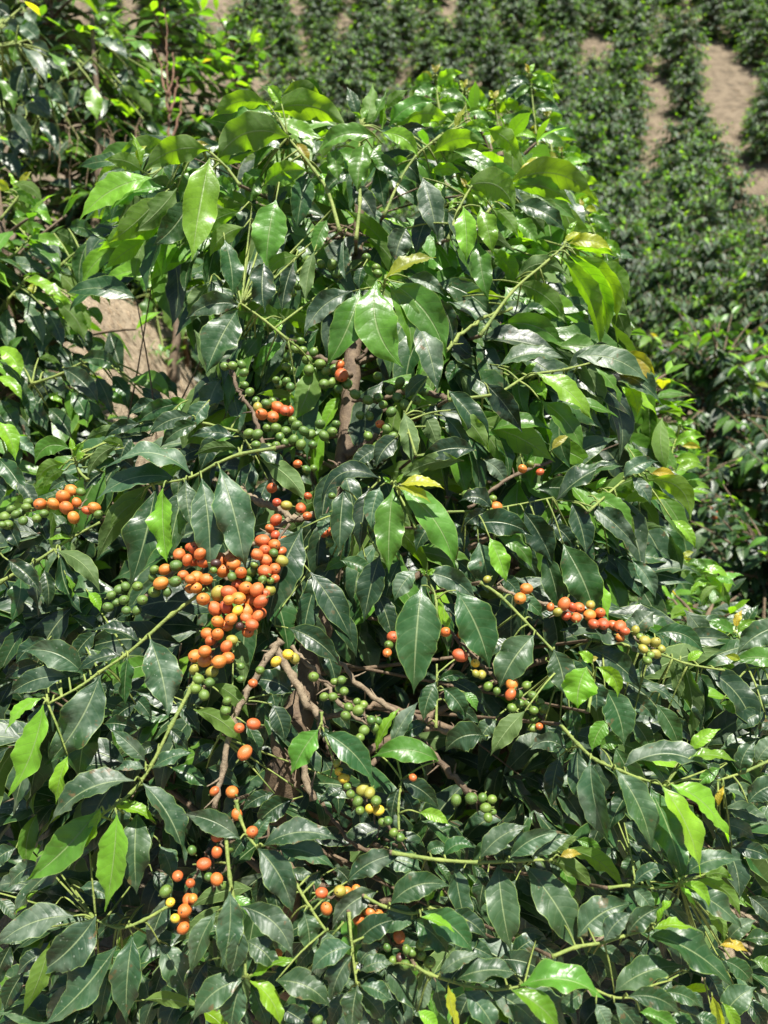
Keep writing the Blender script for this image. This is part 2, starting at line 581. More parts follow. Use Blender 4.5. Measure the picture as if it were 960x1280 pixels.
def put_leaf(L, x0, y0, x1, y1, W, kind, sag=None, d=1.0, nu=7, rows=None, dtip=None, rg=random):
    lp = math.hypot(x1 - x0, y1 - y0)
    scale = d / F
    dx, dy = (x1 - x0) / lp, (y1 - y0) / lp
    if dtip is None:
        dtip = (0.10 * lp * (-dy) * 0.9 + rg.uniform(-0.12, 0.06) * lp) * scale
    B, T = at(x0, y0, d), at(x1, y1, d + dtip)
    pxp, pyp = dy, -dx               # perpendicular in the view
    if pyp > 0 or (abs(pyp) < 0.2 and rg.random() < 0.5):
        pxp, pyp = -pxp, -pyp
    if sag is None:
        sag = 0.07 * lp
    off = sag * 2 - 0.0
    Md = d + dtip * 0.5 - rg.uniform(0.04, 0.24) * lp * scale
    M = at((x0 + x1) / 2 + pxp * off, (y0 + y1) / 2 + pyp * off, Md)
    true_w = max(W * 0.96, (0.27 if kind in UNDER else 0.35) * lp)
    cosr = min(1.0, 0.96 * W / true_w)
    roll = math.acos(cosr)
    if roll < 0.15:
        roll = rg.uniform(-0.3, 0.45)
    mid = (B + T) / 2
    t = (T - B) / np.linalg.norm(T - B)
    c = CAM - mid
    c = c - (c @ t) * t
    c /= np.linalg.norm(c)
    s = np.cross(t, c)
    if abs(s @ UPV) < 0.25:
        s = s * (1 if rg.random() < 0.5 else -1)
    elif s @ UPV < 0:
        s = -s
    if kind in UNDER:
        n = -c * math.cos(roll) + s * abs(math.sin(roll))
    else:
        n = c * math.cos(roll) + s * math.sin(roll)
    L.add(B, T, M, n, true_w * scale, kind, nu=nu, rows=rows, fold=rg.uniform(0.15, 0.35) if kind in UNDER else rg.uniform(0.22, 0.62),
          wave=rg.uniform(0.15, 0.55), twist=rg.uniform(-0.6, 0.6) * (.35 if kind in UNDER else 1))
    return B

# ------------------------------------------------------------------ shoots
# (tree, depth offset, radius in view px, stem 'x,y ...', stem material, leaves 'x0 y0 x1 y1 width kind [arch]')
SH = []


def S(tree, dz, r, poly, mat, leaves):
    SH.append((tree, dz, r, poly, mat, leaves))


# top of the main tree, left
S('main', -.02, 2.6, '300,232 285,212 262,190 240,182', 'g', '''262 198 240 326 46 y 2; 262 188 178 216 34 u 14; 190 222 99 276 30 m 12;
 178 214 130 200 22 u 6; 208 234 138 262 20 m 9; 203 243 135 304 34 u -4; 222 234 164 292 32 u -4; 214 229 224 188 26 d 2; 238 248 190 308 38 d -6;
 236 186 262 181 8 b 3; 176 206 163 165 10 y 2; 170 196 184 182 7 o 2; 176 210 168 186 7 o 1; 262 215 225 255 26 m 8; 262 225 292 250 22 m 4; 270 232 240 290 24 d 4''')
S('main', .0, 3.2, '425,290 410,240 392,212 375,190 360,172', 'g', '''336 131 263 149 26 u 13; 345 143 281 158 15 m 7; 362 172 268 206 46 u 24; 352 130 334 107 17 y 2;
 353 118 406 126 20 u 11; 372 106 406 124 16 d 8; 336 140 435 161 38 u 18; 343 146 405 173 18 y -3; 374 187 302 180 22 d 9;
 371 178 386 209 15 b 2; 330 232 387 214 30 l 8; 330 226 372 232 20 y 6; 385 216 371 288 32 m 2; 328 212 303 238 17 d 4; 326 220 310 258 22 d 4;
 300 226 262 256 22 d 6; 402 216 423 238 17 m -2; 405 222 420 250 14 d 2; 360 200 330 232 20 d 5; 350 215 345 270 26 d 2;
 388 235 420 262 24 d 4; 300 236 285 290 24 d 2; 320 250 300 300 28 d 3''')
S('main', -.03, 3.0, '445,300 450,250 448,205 450,175 452,158', 'g', '''470 172 396 192 24 m 14; 455 180 447 240 30 l 2; 420 184 424 228 24 d 2; 446 146 433 108 17 m 2;
 453 158 466 103 22 u -3; 459 156 483 113 13 m -2; 452 150 440 140 6 y 2; 456 148 462 136 6 y 2; 466 186 476 217 20 m 2; 478 166 523 197 22 y 10;
 478 162 482 124 10 y 1; 460 200 500 225 22 d 6; 440 215 405 245 24 d 6; 470 210 480 262 26 d 2; 440 232 470 275 26 d 3;
 478 180 455 230 16 l 3; 395 176 420 168 14 m 4''')
S('main', .03, 2.6, '480,270 500,225 520,195 540,178', 'g', '''482 136 511 112 15 u 3; 486 158 546 127 22 m 10; 493 159 567 154 25 u 15; 498 170 534 160 16 d 4;
 540 193 609 181 26 u 14; 568 168 607 178 13 d 6; 544 180 566 159 15 m 2; 567 189 626 227 20 l 6; 608 162 647 204 24 u 10; 578 158 613 166 13 y 4;
 590 152 612 162 10 y 3; 568 160 583 131 9 o 1; 585 141 602 138 8 y 2; 572 158 578 142 6 o 1; 538 216 577 216 17 y 5; 485 216 516 205 22 d 5; 555 223 543 252 11 m 2;
 560 205 600 225 22 d 5; 520 200 548 240 20 d 4; 500 205 470 235 20 d 3; 600 200 590 232 20 m 3''')
S('main', -.03, 2.6, '560,300 572,265 582,245 590,232', 'g', '''579 258 583 328 29 y 2; 600 258 616 319 27 y 2; 597 300 611 377 28 m 2; 580 234 644 266 40 u 20; 528 222 547 299 35 n 2;
 560 265 597 346 28 d 3; 615 260 648 299 17 u 6; 584 236 575 222 7 b 1; 588 240 610 262 12 y 4; 578 250 560 262 10 y 2; 625 275 612 250 14 l 2;
 508 285 494 329 35 n 3; 540 262 520 320 26 d 4; 555 260 560 320 26 d 2''')
S('main', .01, 2.8, '590,290 620,252 634,232 650,218', 'g', '''635 229 746 252 38 u 24; 636 234 717 258 27 u 13; 647 219 698 207 15 b 6; 652 212 694 202 10 o 4; 643 256 708 291 24 d 9;
 640 275 672 306 22 d 5; 655 262 630 300 20 d 4; 664 225 690 240 12 d 4''')
S('main', .0, 3.0, '600,420 640,365 680,330 705,308', 'g', '''700 320 750 441 22 u 14; 712 320 757 426 24 u 18; 720 319 768 413 20 u 22; 745 326 783 381 26 u 10; 740 340 782 362 14 u 8;
 710 305 766 315 19 o 9; 712 312 772 322 13 u 7; 705 303 727 290 8 o 2; 710 298 722 275 9 y 2; 645 349 711 346 24 v 18; 680 323 706 343 12 d 4; 645 354 709 406 28 v 10;
 672 352 715 389 14 d 7; 645 391 691 396 13 d 7; 690 394 702 428 20 v 4; 605 425 667 431 15 v 9; 575 371 641 386 16 v 8; 602 352 552 369 16 v 6; 612 310 650 367 24 v 7;
 565 385 586 428 12 l 7; 700 345 735 395 22 v 9; 720 345 742 382 20 v 5; 640 330 610 372 20 d 5; 660 300 690 330 20 n 5; 670 410 640 455 24 d 5''')
# central rosettes
S('main', -.07, 2.6, '470,410 478,372 482,346', 'g', '''482 348 546 322 16 o 7; 471 351 505 460 56 l -17; 486 357 513 446 31 l 10; 487 352 558 450 48 l 14;
 450 362 408 458 44 m -5; 441 364 380 422 30 n 12; 520 398 547 491 33 n 4; 510 347 556 371 22 n 6; 480 350 462 372 10 y 2; 484 350 500 375 10 y 3; 545 372 566 430 24 d 6''')
S('main', -.01, 2.4, '360,425 330,400 302,380', 'g', '''345 250 333 337 46 m 3; 330 328 331 392 36 d 3; 281 300 291 372 32 d 3; 300 381 232 399 30 n 10; 297 387 257 468 50 d 3;
 305 284 262 322 24 v 9; 300 264 243 302 22 v 8; 372 320 333 346 17 v 8; 367 328 352 392 22 d 3; 393 314 382 378 20 v 3; 410 274 393 318 20 d 3; 430 298 433 352 15 n 2;
 454 333 449 362 17 d 2; 352 398 345 423 11 y 2; 392 457 366 527 34 v -5; 355 427 318 463 18 l 4; 372 500 320 494 12 v 5; 326 472 316 444 18 v 3; 275 474 260 522 32 n 4;
 310 400 330 425 16 d 3; 320 440 350 450 12 l 3; 285 478 300 545 24 n 3; 262 355 240 405 26 v 5; 335 455 320 490 16 l 3; 318 345 270 375 22 d 5''')
# shoots to the right
S('main', -.01, 2.8, '560,500 620,492 660,470 705,462 745,452', 'g', '''672 467 741 526 26 y 8; 675 500 729 565 27 l 8; 605 478 653 541 32 d 4; 560 488 611 562 30 d 6; 622 459 708 449 19 n 12; 708 466 776 436 27 n 8;
 770 449 819 470 19 o 11; 770 453 816 481 17 b 9; 735 465 828 507 30 m 16; 704 468 791 526 32 d 14; 778 474 797 521 19 u 6; 640 470 655 450 12 y 3; 655 472 672 452 10 y 2; 660 478 682 500 18 y 5;
 640 541 686 556 11 d 5; 657 579 660 549 15 l 2; 690 562 713 544 11 b 3; 605 575 633 607 23 n 5; 610 455 560 470 18 v 6; 600 440 640 455 16 l 4; 580 450 560 480 20 d 4;
 700 500 745 545 22 d 6; 730 505 760 560 20 d 6; 760 480 800 500 14 l 5; 690 540 650 580 20 d 4; 720 515 700 560 16 l 3; 660 510 640 560 18 l 4; 630 500 600 520 16 m 4''')
S('main', .0, 2.4, '520,570 505,520', 'g', '''595 563 522 577 30 d 9; 580 576 497 600 22 v 9; 570 512 612 566 24 v 4; 505 515 516 583 26 v 2; 528 515 548 562 24 v 2; 536 470 506 500 22 d 4;
 500 545 470 585 28 d 6; 555 520 585 570 24 d 5; 575 540 620 545 16 l 4; 478 560 440 590 24 d 6; 545 505 530 545 20 d 2; 590 520 610 560 18 n 3''')
S('main', -.06, 2.4, '520,660 505,630 492,606', 'g', '''500 606 556 612 15 o 7; 495 608 539 629 13 o 5; 491 610 486 717 40 l 2; 475 608 464 661 27 n 3; 500 610 569 711 40 l 13; 488 604 478 596 7 y 1; 496 604 505 592 6 y 1''')
S('main', .0, 2.0, '560,640 600,638 640,632 690,622', 'g', '''614 635 574 627 26 d 10; 614 640 578 660 20 d 5; 590 656 666 670 36 d 10; 655 640 691 706 40 d 4; 612 672 633 729 27 y 2; 620 671 665 713 20 l 10;
 598 678 610 742 42 n 3; 640 675 670 720 26 d 4; 704 680 746 777 48 m 5; 680 690 700 770 30 m 3; 580 690 560 650 24 d 4; 625 720 650 745 20 d 3; 690 655 720 690 22 d 4;
 700 640 690 690 20 d 4; 740 720 760 775 14 y 4; 545 650 520 690 24 d 4; 570 700 600 735 24 m 4''')
S('main', -.07, 2.6, '545,790 545,750 535,722', 'g', '''527 732 517 868 60 m 2; 570 738 612 836 54 m 6; 530 716 596 753 32 n 10; 520 713 493 752 27 n 4; 535 720 545 712 8 y 2; 530 720 524 710 6 y 2; 552 752 585 800 20 d 5''')
S('main', .01, 2.2, '735,640 780,600 800,590', 'g', '''779 598 823 577 23 n 7; 790 596 814 632 20 n 3; 810 600 863 652 28 u 20; 814 592 846 597 13 b 4; 816 594 840 588 10 o 3; 735 620 791 669 23 l 11; 737 631 798 687 29 n 4;
 715 628 733 696 32 d 3; 695 626 769 579 25 n 7; 840 650 869 686 14 y 5; 745 612 760 596 8 y 2; 748 615 775 625 12 y 4; 760 640 800 655 18 d 5; 800 640 806 672 16 l 3; 785 560 805 590 16 l 3;
 780 670 800 690 12 n 3; 770 605 750 640 20 d 4; 800 615 785 650 20 d 4; 760 690 740 730 20 d 3; 790 700 820 750 22 n 5''')
# left, above the cherries
S('main', -.07, 3.0, '345,560 300,568 270,580 235,598 190,605', 'g', '''275 586 307 715 50 n 4; 252 598 262 717 44 n 4; 232 600 240 660 26 n 2; 240 593 130 586 25 n 24; 222 599 121 624 25 n 15;
 232 608 211 702 40 n 3; 194 612 162 735 50 m -3; 204 610 210 706 29 y 3; 176 624 137 662 18 u 5; 190 604 120 702 32 v 8; 205 608 180 600 8 y 2; 188 606 178 596 8 y 2; 195 604 186 592 6 y 2;
 300 565 359 591 17 d 11; 325 574 384 630 28 v 8; 297 560 242 570 15 v 6; 292 546 238 546 18 d 6; 200 640 160 700 22 v 4''')
S('main', -.03, 2.4, '440,640 460,615 475,600', 'g', '''475 598 402 632 24 d 26; 430 612 425 692 36 d 2; 461 610 450 692 30 d 2; 412 640 400 672 18 n 2; 378 660 335 782 56 d 7; 388 715 440 802 36 d 4;
 475 694 455 777 38 d 2; 425 700 470 722 20 m 5; 480 640 470 690 26 d 3; 360 785 425 832 32 d 8; 405 758 446 822 30 d 6; 440 700 405 715 16 l 4; 500 700 480 760 28 d 3; 470 740 490 800 28 d 3''')
S('main', .03, 2.4, '300,540 260,530 210,520', 'g', '''240 520 185 545 24 d 7; 225 505 170 530 24 d 6; 250 530 200 560 22 d 7; 262 500 235 545 26 n 4; 300 520 270 560 24 n 4; 210 530 150 545 22 d 8;
 190 545 130 560 22 d 7; 280 540 250 590 26 d 4; 235 500 205 530 22 m 6; 200 505 160 520 18 d 5; 318 575 300 640 28 d 3; 335 600 320 655 24 d 3; 260 560 215 585 22 d 6; 280 500 260 470 20 d 3''')
S('main', .05, 2.0, '430,600 420,580 410,575', 'b', '''415 588 402 664 30 d 3; 404 650 396 735 32 d 3; 420 700 384 772 34 d 4; 397 722 378 806 30 d 3; 426 580 444 655 26 d 3; 386 762 402 836 28 d 4; 412 640 372 694 28 d 6; 440 655 415 730 28 d 4; 372 830 350 890 28 d 3; 400 800 420 860 26 d 4; 365 690 350 740 22 d 3''')
# left branches (hanging into the view)
S('low', .0, 3.4, '-40,756 0,728 45,702 85,675 125,653', 'g', '''70 688 125 741 24 v 11; 76 692 102 766 24 d -8; 40 702 48 772 15 d 2; 26 716 14 778 26 m -4; 88 672 65 640 13 n 2; 90 673 58 675 7 y 2;
 82 718 90 749 7 y 3; 55 712 60 760 20 d 3; 100 668 140 690 16 d 5; 10 735 -20 790 26 m 4; 60 700 30 690 18 d 5; 30 715 60 690 16 m 4''')
S('low', -.02, 2.6, '110,600 100,590 92,572', 'g', '''88 561 43 582 25 l 15; 82 580 45 606 19 u 9; 82 588 54 612 15 u 6; 92 572 106 552 11 y 2; 96 576 108 566 9 y 2; 90 566 88 546 8 y 1; 150 556 109 599 17 v 9; 155 560 127 552 14 u 4;
 107 550 157 537 14 v 5; 175 530 130 548 18 d 6; 120 560 105 590 18 m 3; 130 590 105 615 18 d 4; 165 545 150 580 20 d 3; 100 600 60 615 18 d 6; 70 595 95 620 20 d 3; 140 570 170 590 22 d 4''')
S('low', -.06, 2.6, '-40,610 -10,590 10,575', 'g', '''-6 524 19 576 24 y 6; 12 546 44 572 17 n 5; -4 572 31 623 26 m 5; 5 590 -10 640 24 d 3; 30 560 0 600 22 d 4; 20 600 45 640 20 d 4; -5 640 25 690 24 d 4; 10 700 50 740 24 d 4; 40 640 60 680 20 d 3''')
S('low', -.02, 3.2, '260,735 215,768 185,795 155,820 125,840 100,858 60,880', 'g', '''188 799 210 896 48 n 4; 160 821 156 882 18 m 2; 174 803 113 788 17 d 8; 152 819 95 842 16 d 7; 104 843 27 814 38 n 13; 125 844 57 957 52 n -8;
 86 846 8 872 30 e 10; 54 881 10 996 36 y -8; 52 873 6 918 16 y 8; 62 886 34 1014 28 d 2; 116 880 98 978 42 m 3; 85 945 70 1006 18 y 3; 70 870 30 960 26 d 4; 140 850 128 880 20 d 2;
 170 880 140 905 22 d 4; 130 905 175 915 24 d 5; 165 870 190 900 20 d 3; 60 800 20 830 26 d 6; 120 790 90 830 24 d 4; 90 770 130 800 20 d 5; 40 790 10 815 26 m 5;
 110 740 125 765 14 y 3; 62 790 110 778 12 u 6; 50 830 5 850 22 d 5; 105 815 90 800 10 l 2''')
S('low', -.05, 3.6, '248,842 238,862 215,905 190,955 165,990 125,1020', 'g', '''168 976 61 1032 32 n 18; 181 961 141 964 13 n 5; 190 961 242 941 19 n 5; 178 979 232 1082 31 n 10; 122 1012 33 1101 44 l -6;
 146 1018 131 1140 40 y -3; 126 1009 106 1060 13 y -3; 172 1014 171 1118 42 n 3; 138 1010 196 1029 15 y 7; 182 952 137 911 22 n 3; 210 910 236 940 16 d 3; 155 1000 150 1050 24 d 2; 190 985 200 1030 26 d 3;
 110 1030 85 1075 28 d 3; 160 1040 120 1090 26 d 4; 200 1058 215 1098 26 n 3; 195 1030 160 1095 24 d 3; 200 930 170 945 16 d 3; 215 960 260 985 22 m 4''')
S('low', .0, 2.8, '215,1130 180,1150 150,1160 120,1150', 'g', '''112 1062 17 1142 32 e 10; 92 1145 -8 1186 36 e 12; 120 1145 46 1218 52 e -6; 62 1178 27 1270 26 u -4; 146 1182 52 1285 44 n -6; 166 1170 158 1278 42 n 3;
 200 1180 236 1252 38 n 4; 212 1120 186 1188 28 e 3; 140 1205 124 1282 28 m 2; 162 1146 118 1178 24 d 6; 180 1250 252 1262 17 u 6; -4 1122 20 1153 15 n 3; 60 1190 20 1220 24 d 5;
 180 1130 150 1180 24 d 3; 30 1215 5 1265 28 d 3; 90 1230 60 1280 26 e 3; 70 1130 30 1165 22 e 5; 100 1110 140 1125 20 e 5; 15 1180 -10 1240 26 d 3; 210 1200 190 1260 24 d 3; 165 1160 150 1190 12 y 3;
 50 1080 10 1110 26 e 6; 20 1060 -15 1090 26 d 5; 190 1090 215 1125 22 e 3; 120 1265 90 1300 26 e 3''')
# centre, below the cherries
S('main', -.02, 2.0, '275,920 290,880', 'g', '''242 887 305 934 23 u 9; 265 855 311 897 21 u 7; 307 904 325 951 19 m 3; 293 793 305 859 20 v 3; 365 866 313 850 34 d 7; 340 880 356 928 28 d 3; 343 992 302 1014 19 n 5;
 366 999 321 1032 31 d 5; 430 986 398 1006 18 d 3; 250 850 235 890 20 d 3; 330 850 345 890 22 d 3; 258 960 300 985 22 d 4; 270 930 240 960 18 d 4; 220 880 250 920 18 d 4''')
S('main', -.05, 2.4, '402,890 402,905 402,912', 'g', '''398 912 364 968 37 l 3; 405 915 467 979 36 m 8; 400 908 410 930 12 d 2; 420 960 445 970 12 d 3''')
S('main', -.03, 2.4, '500,1060 498,1010 502,975', 'g', '''548 951 464 947 34 l 12; 490 930 523 877 22 n 3; 500 975 549 1011 26 d 6; 498 984 489 1026 18 d 2; 524 1016 562 1032 16 y 5; 470 940 500 885 14 y 4; 505 990 520 1030 22 d 3''')
S('main', -.03, 2.4, '545,910 546,870 546,830', 'g', '''545 852 529 902 25 m 3; 554 860 583 898 27 m 4; 548 851 586 848 15 m 6; 580 865 596 890 14 l 3; 560 880 600 905 20 d 3; 535 905 500 925 20 d 4''')
S('main', -.04, 2.8, '600,728 625,745 655,775 690,812 705,830', 'g', '''667 794 623 863 46 n 5; 692 812 706 872 38 n 4; 656 889 613 945 28 v 3; 706 936 662 938 26 n 11; 606 920 556 940 40 d 10; 700 830 735 850 20 d 5; 640 800 600 830 22 d 5;
 640 745 680 775 20 m 6; 665 775 700 760 16 d 4; 620 900 600 930 24 n 4; 560 850 610 885 22 d 5; 715 880 722 925 24 m 2; 680 905 705 960 26 d 3; 700 900 690 945 20 d 3''')
S('main', -.06, 2.4, '735,890 742,850 740,828', 'g', '''733 834 722 886 46 y 4; 746 834 772 872 22 y 10; 740 830 722 815 14 y 3; 738 826 748 822 7 b 1; 728 836 715 862 16 y 3; 740 850 745 890 30 d 3''')
S('main', -.01, 2.6, '740,800 780,806 826,818 860,830 905,838', 'g', '''700 789 807 821 27 n 17; 788 796 819 764 34 n 3; 818 792 881 818 24 m 13; 733 811 801 862 36 d 8; 756 860 780 933 42 m 6; 800 855 846 880 13 n 5; 838 820 848 880 16 v -4; 850 822 864 927 22 v -8;
 875 844 872 922 22 d -8; 882 836 945 926 34 d 14; 828 820 800 850 26 d 4; 860 828 880 815 12 y 3; 890 840 915 850 10 l 2; 780 870 820 900 26 n 5; 820 880 850 940 26 m 5; 790 900 815 945 24 m 4; 760 900 740 940 24 l 4;
 830 900 870 930 22 d 5; 710 850 730 890 22 m 3; 800 915 832 940 20 n 5; 850 940 830 905 14 y 3; 690 830 720 860 22 d 4''')
S('main', -.05, 3.0, '700,905 722,930 745,950 775,963 800,973 832,982', 'g', '''738 949 762 1056 40 n -6; 770 962 815 1064 37 n 8; 828 983 876 1098 31 y 9; 838 980 911 1054 27 y 13; 812 984 854 1102 42 m 5; 778 961 896 972 27 n 24; 864 946 921 952 13 y 5; 862 939 901 911 17 y 4;
 722 935 730 1010 28 d 3; 745 955 710 1000 24 d 4; 790 985 760 1040 26 d 3; 900 960 870 985 16 l 3; 880 975 900 1000 20 n 4; 850 950 830 930 14 l 3; 700 945 690 1010 26 d 3; 750 935 780 930 18 l 5; 840 995 830 1060 22 u 4''')
# bottom, hanging shoots
S('main', -.05, 3.2, '295,1000 300,1022 310,1045 322,1060', 'g', '''300 1049 226 1018 32 n 8; 329 1057 424 1051 31 n 14; 345 1061 419 1087 29 n 9; 322 1060 366 1142 41 n 8; 340 1078 352 1152 28 d 3; 310 1045 290 1075 20 d 3; 318 1050 340 1020 18 n 3; 330 1095 320 1130 20 d 2''')
S('main', -.06, 3.2, '282,1040 287,1095 295,1135 305,1175 307,1222', 'g', '''287 1114 277 1210 35 n -5; 298 1158 285 1222 29 n -4; 300 1133 366 1199 35 n 16; 307 1176 346 1214 31 n 6; 270 1140 240 1217 31 n 5; 306 1224 241 1278 36 n 12; 301 1228 288 1290 33 n 2;
 312 1222 371 1200 15 y 5; 312 1225 351 1285 21 y 9; 313 1230 336 1290 24 m 2; 285 1080 262 1095 16 d 3; 290 1120 320 1150 16 l 4; 260 1200 235 1250 28 d 4; 345 1215 320 1250 26 d 4; 250 1085 240 1130 22 n 3''')
S('main', -.05, 2.6, '370,1105 388,1135 405,1160 420,1180', 'g', '''345 1226 413 1260 36 n 11; 380 1140 386 1192 31 n 3; 410 1164 416 1202 24 n 2; 472 1114 415 1162 32 n 10; 434 1102 507 1067 30 n 9; 400 1089 387 1122 19 n 2; 362 1150 350 1200 24 n 3; 400 1180 370 1215 24 n 4;
 340 1140 360 1190 22 d 3; 385 1215 400 1260 24 n 3; 420 1085 440 1110 20 d 3; 350 1260 390 1290 26 d 4; 425 1245 380 1290 26 d 5; 360 1090 395 1105 16 n 4''')
S('main', -.06, 2.8, '436,1140 440,1185 446,1232', 'g', '''440 1184 389 1216 31 n 9; 439 1195 414 1252 31 n 5; 447 1231 440 1292 32 n 2; 450 1214 492 1205 22 n 6; 450 1232 488 1252 23 n 5; 444 1182 503 1149 31 d 9; 448 1205 480 1180 22 n 5; 445 1238 480 1280 28 n 5; 436 1240 410 1290 24 n 3;
 455 1240 470 1290 22 d 3; 430 1170 405 1185 20 d 4; 500 1160 475 1190 20 n 3''')
S('main', -.05, 3.6, '490,1066 515,1070 550,1075 600,1078 650,1076 690,1074', 'g', '''600 1073 661 1032 29 n 8; 637 1073 703 1040 29 n 9; 666 1072 717 1044 23 n 6; 554 1071 594 1060 21 m 10; 630 1076 632 1048 24 n 2; 690 1070 724 1046 18 u 5; 700 1071 727 1068 11 b 3; 568 1080 586 1169 28 n 2;
 623 1080 640 1192 44 n 3; 655 1081 726 1197 47 n 8; 592 1082 611 1114 13 d 2; 545 1079 562 1106 10 m 3; 685 1077 743 1114 22 u 10; 705 1062 781 1113 22 u 12; 720 1050 752 1070 16 l 5; 527 1088 470 1081 30 n 9; 478 1060 516 1069 15 n 5;
 534 1066 560 1060 18 n 4; 720 1090 746 1120 16 n 5; 700 1080 715 1130 20 l 3; 580 1085 560 1125 22 d 3; 610 1090 600 1140 24 d 3; 645 1100 620 1150 24 d 3; 515 1075 500 1110 20 n 3''')
S('main', -.06, 2.6, '455,1120 480,1133 515,1142 535,1134', 'g', '''488 1131 564 1108 34 m 14; 528 1139 592 1192 37 m 9; 526 1146 571 1168 11 y 4; 515 1149 562 1194 34 m 5; 522 1146 476 1170 31 n 9; 534 1128 527 1106 9 y 2; 536 1126 545 1114 8 y 2; 560 1140 610 1175 26 d 6;
 505 1150 480 1185 22 n 3; 600 1160 570 1200 26 d 4; 560 1180 620 1200 26 d 6''')
S('main', -.07, 2.8, '520,1208 538,1218 580,1231 620,1237 655,1232', 'g', '''550 1218 603 1194 21 n 7; 567 1226 653 1219 27 n 10; 650 1232 758 1251 35 l 17; 580 1238 622 1296 33 n 5; 610 1238 678 1290 35 n 7; 640 1238 702 1292 27 y 8; 560 1231 577 1294 13 o -3; 545 1222 560 1278 17 n -3;
 646 1238 712 1296 40 n 9; 531 1218 518 1268 17 n -5; 478 1208 522 1264 38 n 6; 522 1264 550 1292 18 y 3; 590 1240 570 1290 26 d 3; 530 1230 545 1275 18 l 3; 620 1200 690 1225 30 d 10; 670 1175 705 1215 26 d 4; 640 1195 680 1170 24 d 4;
 500 1250 470 1290 28 n 4; 660 1255 640 1295 24 d 3''')
S('main', -.05, 3.0, '690,1196 720,1184 755,1178 780,1170 812,1162', 'g', '''756 1177 791 1141 25 n 6; 784 1169 829 1134 27 n 7; 805 1166 918 1236 37 m 12; 817 1161 873 1164 13 y 6; 820 1156 844 1121 9 y 2; 768 1241 858 1208 33 n 11; 722 1172 792 1129 44 n 10; 774 1181 803 1191 15 n 4;
 750 1184 782 1210 18 n 4; 735 1190 750 1235 24 d 3; 830 1130 860 1165 20 n 5; 700 1150 730 1180 30 d 5; 810 1175 790 1210 20 d 3; 720 1140 690 1180 24 n 4; 740 1195 710 1235 26 d 4''')
S('main', -.07, 2.4, '730,1230 765,1246 790,1247', 'g', '''785 1246 852 1270 27 m 11; 745 1255 762 1294 24 n 2; 768 1254 802 1296 27 n 4; 830 1240 877 1260 21 m 6; 860 1240 880 1262 12 n 3; 800 1265 850 1290 24 l 5; 840 1225 820 1255 24 d 3; 870 1270 900 1290 20 m 3; 730 1240 700 1270 24 n 4; 830 1275 880 1290 22 m 4;
 880 1215 900 1250 22 d 4; 860 1215 905 1220 22 d 5''')
S('main', -.04, 2.6, '760,1110 785,1107 820,1110 850,1105', 'g', '''793 1105 836 1084 19 n 7; 855 1095 927 1075 25 n 10; 790 1110 816 1142 23 n 4; 855 1110 928 1162 31 n 7; 853 1105 886 1136 15 y 10; 870 1100 926 1147 19 u 13; 850 1108 870 1136 8 y 2; 880 1096 917 1101 17 u 7; 828 1067 868 1045 18 n 5;
 780 1028 816 1066 37 n 5; 885 1135 906 1176 19 u 4; 900 1181 936 1190 12 b 4; 910 1176 946 1150 20 n 5; 905 1200 942 1232 24 m 5; 905 1271 946 1234 32 n 6; 890 1244 902 1294 15 o 3; 903 1254 922 1294 15 y 4; 770 1060 750 1095 26 n 4;
 800 1070 780 1100 22 n 3; 820 1112 850 1150 24 n 5; 850 1150 880 1180 26 d 5; 940 1200 975 1220 18 l 4; 930 1175 980 1180 20 m 5; 945 1240 985 1280 24 n 4; 760 1020 740 1060 22 d 3; 930 1250 960 1290 24 d 4; 880 1190 910 1215 22 d 4; 830 1120 800 1135 16 l 3;
 890 1060 930 1050 20 d 5; 840 1040 880 1060 20 d 5; 935 1120 970 1160 24 d 5; 940 1080 975 1110 22 d 4; 910 1120 950 1140 14 l 4''')
# lower right neighbour
S('right', .0, 3.0, '1010,935 965,950 930,965 897,976', 'g', '''935 1004 985 982 32 n 9; 925 965 945 925 24 n 5; 905 985 960 1010 20 n 6; 897 1008 905 982 9 b 1; 905 975 880 955 18 n 3; 945 955 980 920 24 n 5; 920 970 895 1000 20 n 3; 905 1010 965 1035 24 n 7; 950 965 990 960 20 d 4; 900 1030 945 1050 24 n 5;
 915 1060 965 1075 22 d 5; 895 1040 910 1080 20 d 3''')
S('right', .02, 2.6, '1010,850 975,835 935,835', 'g', '''980 782 921 819 34 n 8; 990 840 913 829 27 l 13; 985 825 925 830 20 m 8; 960 850 1000 880 26 d 6; 925 825 905 820 10 o 2; 975 870 930 880 26 d 6; 955 890 920 915 24 d 5; 990 900 950 915 24 n 5; 940 850 915 870 18 d 4; 960 920 925 905 20 m 4;
 900 880 935 895 18 l 4; 980 880 940 850 22 d 4''')
S('right', .12, 2.0, '890,830 905,800 922,785', 'g', '''920 795 880 778 14 l 6; 922 792 945 775 12 y 4; 918 800 885 812 14 l 5; 925 800 955 805 16 l 5; 915 810 890 835 16 l 4; 920 785 928 762 10 b 2; 905 820 880 850 18 l 4; 930 790 950 755 14 m 3; 900 850 870 870 16 l 4; 895 830 925 850 18 l 4''')

